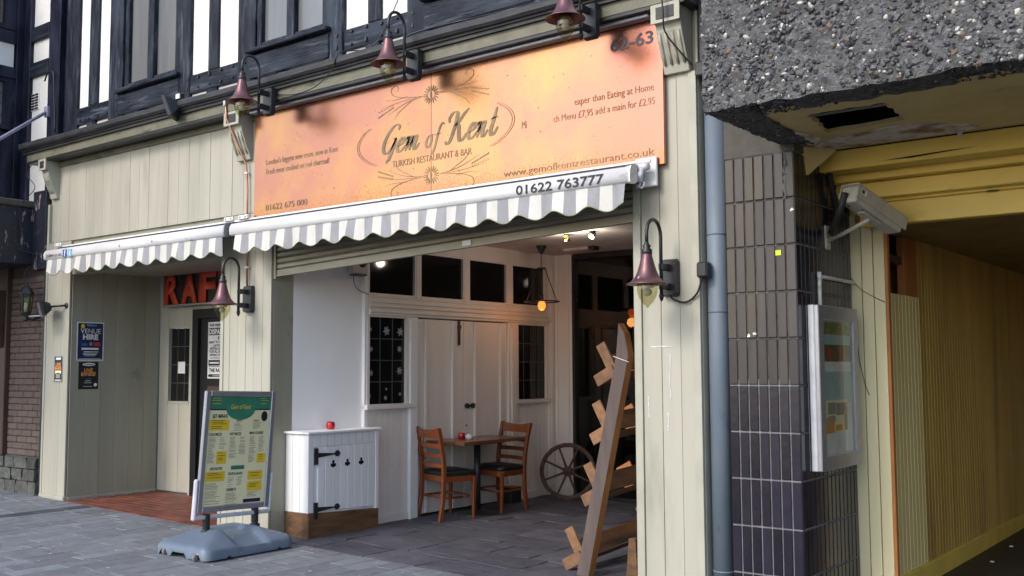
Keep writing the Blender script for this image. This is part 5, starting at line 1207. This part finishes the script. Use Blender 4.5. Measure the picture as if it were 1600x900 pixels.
def trough(cx, cz, k):
    A = Vector((-.47, 0, .88)); Bv = Vector((-.88, 0, -.47)); O_ = Vector((cx * 1.032, 6.84, 1.45 + (cz - 1.45) * 1.032)); dY = Vector((0, 1, .06))
    tr = None
    def pl(nm, o, a, la, b, lb, c, lc, mt, par):
        m = MB(); P = [o, o + a * la, o + a * la + b * lb, o + b * lb]; m.add(P + [p + c * lc for p in P], [(3, 2, 1, 0), (4, 5, 6, 7), (0, 1, 5, 4), (1, 2, 6, 5), (2, 3, 7, 6), (3, 0, 4, 7)], False); return m.build(nm, mt, par, bev=.003)
    tr = pl('trough', O_ + Vector((0, .02, 0)), A, .15, dY, 1.22, Bv, .016, 'raw_wood', PR)
    pl('end_block', O_ + Bv * .0 - A * .0, A, .265, Bv, .085, Y, .02, 'crate_wood', tr); pl('end_block', O_ - Y * .021 - A * .03 + Bv * .02, Bv, .19, A, .095, Y, .02, 'crate_wood', tr)
    for i in range(3): pl('slat', O_ + Vector((0, .02, 0)) + Bv * (.02 + i * .06) - A * .018, Bv, .048, dY, 1.22, A, .014, 'raw_wood', tr)
    pl('divider', O_ + dY * (.34 + .1 * k) + Vector((-.01, 0, 0)), A, .19, Bv, .15, Y, .016, 'orange_timber', tr); pl('end_block', O_ + dY * 1.22, A, .265, Bv, .17, Y, .02, 'crate_wood', tr)
for i, (a, b) in enumerate(((-4.11, 1.435), (-4.155, .99), (-4.24, .52), (-4.42, .02))): trough(a, b, i % 3)

# ------------------------------------------------------------ lights in the recess
PD = thing('pendant_lamp', 'black pendant frame with glowing orange bulb under the recess ceiling', 'pendant lamp', (-6.9, 9.5, 2.87))
px_, py_ = -6.9, 9.5
m = MB(); m.lathe([(.0, 2.868), (.062, 2.868), (.06, 2.855), (.03, 2.80), (.014, 2.775), (0, 2.77)], (px_, py_, 0), 20); m.build('ceiling_rose', 'iron_black', PD)
for i in range(6):
    z_ = 2.765 - i * .025; m = MB(); ax = X if i % 2 else Y
    m.tube([Vector((px_, py_, z_)) + ax * (.008 * math.cos(a)) + Z * (.015 * math.sin(a)) for a in [2 * math.pi * j / 8 for j in range(9)]], .0025, 5, caps=False); m.build('chain_link', 'iron_black', PD)
m = MB(); m.box(px_ - .05, px_ + .05, py_ - .012, py_ + .012, 2.60, 2.615); m.box(px_ - .012, px_ + .012, py_ - .05, py_ + .05, 2.6001, 2.6151); m.build('crossbar', 'iron_black', PD)
m = MB(); m.tube([(px_, py_, 2.62), (px_, py_, 2.28)], .009, 8); m.build('stem', 'iron_black', PD); m = MB(); m.tube([(px_, py_, 2.30), (px_, py_, 2.24)], .022, 12); m.build('bulb_holder', 'iron_black', PD)
RR = .20
m = MB(); m.tube([(px_ + RR * math.cos(a), py_ + RR * math.sin(a), 2.222) for a in [2 * math.pi * j / 32 for j in range(33)]], .009, 6, caps=False); m.build('ring', 'iron_black', PD)
for a in (0.1, 2.2, 4.3): m = MB(); m.tube([(px_ + .045 * math.cos(a), py_ + .045 * math.sin(a), 2.605), (px_ + RR * math.cos(a), py_ + RR * math.sin(a), 2.222)], .005, 6); m.build('rod', 'iron_black', PD)
m = MB(); m.lathe([(0, 2.245), (.02, 2.235), (.04, 2.205), (.045, 2.175), (.038, 2.145), (.02, 2.125), (0, 2.12)], (px_, py_, 0), 18); m.build('bulb', 'bulb_glow', PD)
ld_ = bpy.data.lights.new('pendant_light', 'POINT'); ld_.energy = 1.3; ld_.color = (1, .36, .10); ld_.shadow_soft_size = .06; lo = bpy.data.objects.new('pendant_light', ld_); col.objects.link(lo); lo.location = (px_ + .0, py_, 2.05)
for i, (x_, y_, lab) in enumerate(((-6.10, 8.85, 'round glowing ceiling spotlight nearer the pendant lamp'), (-5.75, 8.82, 'tilted black ceiling spotlight nearer the right pier'))):
    T = thing('spotlight', lab, 'spotlight', (x_, y_, 2.87), 'ceiling spotlights in the recess')
    m = MB(); m.lathe([(0, 0), (.03, 0), (.03, -.012), (0, -.012)], (x_, y_, 2.869), 14); m.build('mount', 'iron_black', T)
    sl_ = bpy.data.lights.new('spot_lamp', 'POINT'); sl_.energy = 3.0; sl_.color = (1, .84, .68); sl_.shadow_soft_size = .05; so_ = bpy.data.objects.new('spot_lamp', sl_); col.objects.link(so_); so_.location = (x_, y_ - .06, 2.74)
    tl = Matrix.Rotation(R(-50), 3, 'X') if i else Matrix.Rotation(R(10), 3, 'X')
    m = MB(); m.lathe([(.0, .03), (.028, .03), (.034, .0), (.036, -.035), (.031, -.035), (.03, -.02)], (x_, y_, 2.83), 16, tl); m.build('lamp_can', 'iron_black' if i else 'lamp_brass', T)
    m = MB(); m.lathe([(0, -.030), (.03, -.030)], (x_, y_, 2.83), 14, tl); m.build('lens', 'spot_glow', T)
T = thing('smoke_detector', 'pale ceiling sensor beside the pendant lamp', 'sensor', (-6.65, 9.9, 2.87)); bx('sensor_body', -6.85, -6.5, 9.85, 10.0, 2.835, 2.869, 'ceiling_paint', T, bev=.01); bx('sensor_cap', -6.5, -6.42, 9.86, 9.99, 2.825, 2.868, 'iron_black', T, bev=.01)
T = thing('alarm_box', 'beige sounder box high on the white wall beside the dark transom', 'alarm box', (-7.4, 7.08, 2.47))
bx('box_body', -7.45, -7.37, 6.99, 7.20, 2.40, 2.52, 'cctv_paint', T, bev=.008); m = MB(); m.lathe([(0, .012), (.05, .01), (.055, 0)], (-7.37, 7.12, 2.52), 16, Ry90); m.build('horn', 'iron_black', T); bx('base_tray', -7.45, -7.36, 7.02, 7.18, 2.385, 2.397, 'iron_black', T)
m = MB(); m.tube([Vector(p) for p in catmull([(-7.44, 7.06, 2.40), (-7.43, 7.07, 2.30), (-7.43, 7.14, 2.24), (-7.41, 7.24, 2.21)], 6)], .004, 5); m.build('wire', 'iron_black', T)

# ------------------------------------------------------------ things on the tiled pillar
NBD = thing('notice_cabinet', 'aluminium glazed notice case with faded posters on the tiled pillar side', 'notice board', (-2.5, 6.6, 1.3))
def ncx(nm, y0, y1, z0, z1, xa, xb, mt, par=NBD, bev=.005): return bx(nm, xa - .02, xb - .02, y0 + .045, y1 + .055, z0, z1, mt, par, bev=bev)
ncx('case', 6.25, 6.96, .80, 1.85, -2.478, -2.425, 'aluminium_white')
ncx('case_groove', 6.246, 6.2499, .80, 1.85, -2.47, -2.462, 'iron_black', bev=0)
for a in ((6.25, 6.33, .80, 1.85), (6.875, 6.955, .80, 1.85)): ncx('frame_side', *a, -2.4245, -2.395, 'aluminium')
ncx('frame_top', 6.3305, 6.8745, 1.755, 1.85, -2.4245, -2.3955, 'aluminium'); ncx('frame_bottom', 6.3305, 6.8745, .80, .895, -2.4245, -2.3955, 'aluminium')
ncx('back_sheet', 6.33, 6.875, .895, 1.755, -2.4245, -2.420, 'print_white', bev=0)
ncx('poster_print', 6.345, 6.87, 1.49, 1.745, -2.4198, -2.4175, 'print_dark_photo', bev=0); ncx('poster_print', 6.345, 6.87, 1.655, 1.745, -2.4174, -2.4155, 'print_foliage', bev=0); ncx('poster_print', 6.36, 6.85, 1.60, 1.665, -2.4154, -2.414, 'print_teal', bev=0)
for yy in (6.48, 6.73): ncx('figure_print', yy - .014, yy + .014, 1.50, 1.57, -2.4174, -2.4155, 'print_red', bev=0)
ncx('poster_print', 6.335, 6.872, 1.22, 1.425, -2.4198, -2.4175, 'print_teal', bev=0)
ncx('poster_print', 6.39, 6.76, 1.03, 1.24, -2.4174, -2.4155, 'print_cream', bev=0)
for a in ((6.42, 6.55, 1.15, 1.225), (6.57, 6.70, 1.14, 1.22), (6.43, 6.54, 1.10, 1.14)): ncx('notice', *a, -2.4154, -2.414, 'print_grey', bev=0)
for a in ((6.39, 6.45, 1.03, 1.13), (6.46, 6.52, 1.03, 1.11), (6.55, 6.66, 1.04, 1.08)): ncx('picture', *a, -2.4154, -2.4135, 'print_orange', bev=0)
for a in ((6.715, 6.755, 1.04, 1.22),): ncx('picture', *a, -2.4154, -2.4135, 'print_dark_photo', bev=0)
ncx('case_glass', 6.33, 6.875, .895, 1.755, -2.408, -2.404, 'case_glass', bev=0)
T = thing('conduit', 'white bent pipe above the notice case', 'pipe', (-2.48, 6.6, 2.0))
m = MB(); m.tube([(-2.48, 6.50, 1.85), (-2.48, 6.50, 2.01), (-2.48, 6.515, 2.035), (-2.48, 6.54, 2.045), (-2.48, 7.20, 2.045)], .013, 10); m.build('pipe', 'plastic_white', T); m = MB(); m.tube([(-2.48, 6.50, 2.02), (-2.48, 6.50, 2.075)], .015, 10); m.build('elbow', 'plastic_white', T)
T = thing('sticker', 'small fluorescent yellow square sticker on the front of the tiled pillar', 'sticker', (-2.617, 6.165, 2.18)); bx('sticker_sheet', -2.635, -2.597, 6.1655, 6.168, 2.165, 2.198, 'sticker_yellow', T, bev=0)
T = thing('junction_box', 'black junction box on the edge of the right pier beside the downpipe', 'junction box', (-3.13, 6.15, 2.10)); m = MB(); m.box(-3.165, -3.085, 6.10, 6.18, 2.05, 2.155); m.build('box_body', 'plastic_black', T, bev=.012)
T = thing('cable', 'black cable looping from the right pier lamp up to the junction box', 'cable', (-3.27, 6.16, 1.9)); m = MB(); m.tube([Vector(p) for p in catmull([(-3.385, 6.14, 1.95), (-3.36, 6.15, 1.915), (-3.27, 6.155, 1.895), (-3.18, 6.14, 1.95), (-3.135, 6.13, 2.055)], 7)], .007, 6); m.build('cable_run', 'iron_black', T)
# CCTV camera
def frame_of(d, up=Z):
    d = d.normalized(); s = d.cross(up).normalized(); u = s.cross(d); return d, s, u
CC = thing('security_camera', 'old beige box security camera on bracket in front of yellow beams', 'security camera', (-2.3, 6.6, 2.5))
c0 = Vector((-2.24, 6.42, 2.555)); c1 = Vector((-2.10, 6.87, 2.385)); d, s, u = frame_of(c1 - c0); Ln = (c1 - c0).length
def cb(nm, a0, a1, b0, b1, e0, e1, mt, bev=.006):
    m = MB(); m.add([c0 + d * a + s * b + u * e for e in (e0, e1) for b in (b0, b1) for a in (a0, a1)], [(0, 2, 3, 1), (4, 5, 7, 6), (0, 1, 5, 4), (2, 6, 7, 3), (0, 4, 6, 2), (1, 3, 7, 5)], False); return m.build(nm, mt, CC, bev=bev)
cb('housing', 0, Ln, -.062, .062, -.06, .055, 'cctv_paint', .01); cb('sun_hood', -.012, Ln + .035, -.07, .07, .056, .066, 'cctv_paint'); cb('hood_side', -.005, Ln + .03, .064, .07, -.03, .055, 'cctv_paint', .001); cb('hood_side', -.005, Ln + .03, -.07, -.064, -.03, .055, 'cctv_paint', .001)
cb('window', Ln, Ln + .003, -.05, .05, -.045, .045, 'pane_black', 0); cb('mount_plate', .14, .34, -.03, .03, -.072, -.061, 'cctv_paint'); cb('cable_gland', -.03, 0, -.03, 0, -.03, .0, 'iron_black', .004); cb('label', .03, .085, .0702, .0712, .005, .04, 'print_white', 0); cb('label_mark', .034, .06, .0713, .072, .01, .035, 'print_navy', 0)
for i in range(5): cb('vent_hole', .05 + i * .07, .062 + i * .07, .02 if i % 2 else -.035, .032 if i % 2 else -.023, -.0625, -.0602, 'void_black', 0)
m = MB(); m.tube([(-2.49, 6.70, 2.30), (-2.38, 6.68, 2.335), tuple(c0 + d * .24 - u * .072)], [.016, .014, .013], 10); m.build('bracket', 'cctv_paint', CC)
m = MB(); m.box(-2.50, -2.485, 6.66, 6.74, 2.24, 2.40); m.build('wall_plate', 'cctv_paint', CC, bev=.004)
m = MB(); m.tube([Vector(p) for p in catmull([tuple(c0 - d * .02 - s * .015), (-2.30, 6.42, 2.45), (-2.40, 6.55, 2.36), (-2.46, 6.70, 2.36), (-2.46, 6.80, 2.5), (-2.46, 6.72, 2.66), (-2.46, 6.68, 2.75)], 6)], .022, 8); m.build('cable_sleeve', 'rubber', CC)

# ------------------------------------------------------------ floodlights, lantern, pipe, cables
def floodlight(loc, aim, label, w_=.17, h=.15):
    T = thing('floodlight', label, 'floodlight', loc); L0 = Vector(loc); d, s, u = frame_of(Vector(aim))
    def P(a, b, e): return L0 + d * a + s * b + u * e
    m = MB(); f0 = [(-w_ / 2, -h / 2), (w_ / 2, -h / 2), (w_ / 2, h / 2), (-w_ / 2, h / 2)]
    m.add([P(-.10, a * .5, b * .45) for a, b in f0] + [P(-.02, a, b) for a, b in f0] + [P(.02, a, b) for a, b in f0], [(3, 2, 1, 0), (8, 9, 10, 11)] + [(k_ * 4 + i, k_ * 4 + (i + 1) % 4, k_ * 4 + 4 + (i + 1) % 4, k_ * 4 + 4 + i) for k_ in (0, 1) for i in range(4)], False); m.build('housing', 'plastic_black', T, bev=.006)
    m = MB(); m.add([P(.0215, a * .86, b * .86) for a, b in f0] + [P(.0225, a * .86, b * .86) for a, b in f0], [(3, 2, 1, 0), (4, 5, 6, 7)], False); m.build('lens', 'window_grey', T); return T, P
T, P = floodlight((-8.86, 5.90, 4.07), (-.75, -.55, -.35), 'black floodlight perched on the cornice with a small sensor', .26, .22)
m = MB(); m.tube([P(-.08, 0, 0), (-8.72, 6.0, 4.12), (-8.70, 6.05, 4.15)], .012, 8); m.build('arm', 'iron_black', T); m = MB(); m.box(-8.78, -8.70, 5.90, 5.96, 4.14, 4.21); m.build('sensor', 'plastic_black', T, bev=.008); bx('sensor_window', -8.772, -8.708, 5.894, 5.899, 4.15, 4.20, 'print_white', T, bev=0)
T, P = floodlight((-11.43, 5.98, 2.17), (-.35, -.9, -.25), 'black floodlight on short arm at the left edge of the left pier', .26, .17)
m = MB(); m.tube([P(-.09, 0, 0), (-11.28, 6.10, 2.20), (-11.22, 6.165, 2.205)], .012, 8); m.build('arm', 'iron_black', T); m = MB(); m.lathe([(0, .012), (.03, .01), (.034, 0)], (-11.22, 6.168, 2.205), 14, Rx90); m.build('rose', 'iron_black', T); bx('front_visor', -11.56, -11.32, 5.90, 6.0, 2.078, 2.088, 'aluminium_white', T)
LT = thing('wall_lantern', 'black six-sided lantern hanging on the brick pier beyond the left pier', 'lantern', (-11.87, 6.05, 2.27))
lc = (-11.88, 6.03, 0)
m = MB(); m.lathe([(0, 2.49), (.015, 2.485), (.02, 2.46), (.06, 2.42), (.088, 2.375), (.088, 2.36)], lc, 6); m.sm = [False] * len(m.f); m.build('roof', 'iron_black', LT)
m = MB(); m.lathe([(.078, 2.36), (.052, 2.15)], lc, 6); m.sm = [False] * len(m.f); m.build('glass', 'lamp_glass', LT)
for i in range(6): a = i * math.pi / 3; m = MB(); m.tube([(lc[0] + .078 * math.cos(a), lc[1] + .078 * math.sin(a), 2.36), (lc[0] + .053 * math.cos(a), lc[1] + .053 * math.sin(a), 2.15)], .006, 5); m.build('glazing_bar', 'iron_black', LT)
m = MB(); m.lathe([(.058, 2.15), (.058, 2.13), (.03, 2.11), (.03, 2.07), (.035, 2.06), (.02, 2.045), (0, 2.04)], lc, 12); m.build('base', 'iron_black', LT); m = MB(); m.tube([(lc[0], lc[1], 2.08), (lc[0], 6.12, 2.06), (lc[0], 6.2, 2.10)], .014, 8); m.build('bracket', 'iron_black', LT); m = MB(); m.tube([(lc[0], lc[1], 2.14), (lc[0], lc[1], 2.26)], .022, 10); m.build('bulb', 'ceramic_white', LT)
T = thing('copper_pipe', 'bare copper pipe running down from the cornice to the pier lamp', 'pipe', (-7.95, 6.14, 3.1))
m = MB(); m.tube([Vector(p) for p in ((-8.07, 5.97, 4.05), (-8.05, 5.97, 3.86), (-7.955, 6.14, 3.42), (-7.94, 6.145, 3.2), (-7.93, 6.15, 2.25))], .0095, 8); m.build('pipe', 'copper_pipe', T)
for z_, x_, y_ in ((3.33, -7.95, 6.138), (2.42, -7.932, 6.145)): bx('clip', x_ - .02, x_ + .02, y_ - .012, y_ + .02, z_, z_ + .02, 'plastic_white', T)
m = MB(); m.tube([(-8.07, 5.965, 3.98), (-8.07, 5.965, 4.03)], .016, 8); m.build('cap', 'plastic_white', T)
def cable(label, pts, r=.006):
    T = thing('cable', label, 'cable', pts[0]); m = MB(); m.tube([Vector(p) for p in catmull(pts, 7)], r, 5); m.build('cable_run', 'iron_black', T)
cable('thin black cable drooping from the left sign lamp up over the cornice', [(-7.46, 6.02, 4.02), (-7.25, 5.96, 3.95), (-7.0, 5.94, 3.91), (-6.72, 5.92, 3.93), (-6.5, 5.90, 4.03), (-6.42, 5.92, 4.17), (-6.3, 6.22, 4.30), (-5.95, 6.23, 4.75), (-5.75, 6.23, 4.95)], .005)
cable('black cable resting on the cornice between the two right sign lamps', [(-5.62, 6.05, 4.0), (-5.66, 5.93, 4.14), (-5.45, 5.98, 4.19), (-5.1, 5.93, 4.16), (-4.7, 6.15, 4.24), (-4.4, 6.0, 4.20), (-4.1, 5.93, 4.16), (-3.95, 6.02, 4.05)], .007)
cable('black cable hanging over the right console bracket', [(-3.30, 5.93, 4.02), (-3.29, 5.94, 3.85), (-3.30, 5.98, 3.72), (-3.24, 6.05, 3.60), (-3.18, 6.13, 3.50)], .006)
cable('grey cable looped on the black corner post above the cornice', [(-11.98, 6.22, 4.98), (-11.86, 6.20, 5.06), (-11.72, 6.19, 5.02), (-11.70, 6.20, 4.7), (-11.68, 6.21, 4.3)], .010)
cable('thin wires trailing down beside the left console bracket', [(-11.9, 6.1, 4.0), (-11.98, 6.05, 3.8), (-11.82, 6.06, 3.62), (-12.0, 5.98, 3.40), (-11.95, 5.98, 3.1), (-11.98, 6.0, 2.9), (-11.6, 6.1, 2.8)], .005)
cable('thin wire hooked down to the black lantern', [(-11.95, 6.1, 2.70), (-11.98, 6.05, 2.62), (-11.93, 6.03, 2.54), (-11.88, 6.03, 2.49)], .004)

# small marks of wear
m = MB(); m.add([(-2.10, 6.5975, 2.775), (-1.9, 6.5975, 2.782), (-1.7, 6.5975, 2.788), (-1.5, 6.5975, 2.790), (-1.7, 6.5975, 2.780), (-1.9, 6.5975, 2.770)], [(0, 1, 2, 3, 4, 5)], False); m.build('split', 'void_black', K)
m = MB(); m.add([(-1.60, 6.52, zs - .003), (-1.57, 6.53, zs - .004), (-1.575, 6.50, zs - .05), (-1.595, 6.50, zs - .045)], [(0, 1, 2, 3)], False); m.build('paint_flake', 'print_white', K)
m = MB(); m.tube([Vector(p) for p in catmull([(-2.50, 7.158, 2.08), (-2.44, 7.160, 2.00), (-2.33, 7.160, 1.93), (-2.27, 7.155, 1.90)], 5)], .0025, 4); m.build('wire', 'iron_black', K)
m = MB(); m.tube([Vector(p) for p in catmull([(-2.47, 7.160, 1.62), (-2.46, 7.160, 1.5), (-2.43, 7.160, 1.35), (-2.40, 7.160, 1.26)], 5)], .0025, 4); m.build('wire', 'iron_black', K)
for i, (a_, c_) in enumerate(((-2.83, 1.66), (-2.79, 1.67), (-2.52, 2.45))):
    m = MB(); n = 9; m.add([(a_ + random.uniform(.006, .02) * math.cos(t), PYF - .003, c_ + random.uniform(.005, .014) * math.sin(t)) for t in [2 * math.pi * j / n for j in range(n)]], [tuple(range(n))], False); m.build('paint_splash', 'print_white', K)
m = MB(); zz = 2.83; pts_ = []
for j in range(12):
    z_ = 2.82 - j * .027; pts_.append((z_, -2.565 + random.uniform(-.008, .008)))
m.add([p for z_, x_ in pts_ for p in ((x_ - .006, PYF - .0025, z_), (x_ + random.uniform(.006, .02), PYF - .0025, z_))], [(2 * i, 2 * i + 1, 2 * i + 3, 2 * i + 2) for i in range(11)], False); m.build('render_smear', 'concrete', K)

# crumbs, gum and paper bits on the street
q = MB(); q.smooth = False
for _ in range(130):
    a_, b_ = random.uniform(-11.5, -5.0), random.uniform(4.2, 6.1); sz = random.uniform(.004, .012)
    n = 6; q.cur = random.choice((0, 0, 1))
    q.add([(a_ + sz * random.uniform(.7, 1.4) * math.cos(t), b_ + sz * math.sin(t) * 1.2, gz(a_) + .006) for t in [2 * math.pi * j / n for j in range(n)]], [tuple(range(n))], False)
q.build('litter_crumbs', ['print_white', 'joint_sand'], kind='stuff')
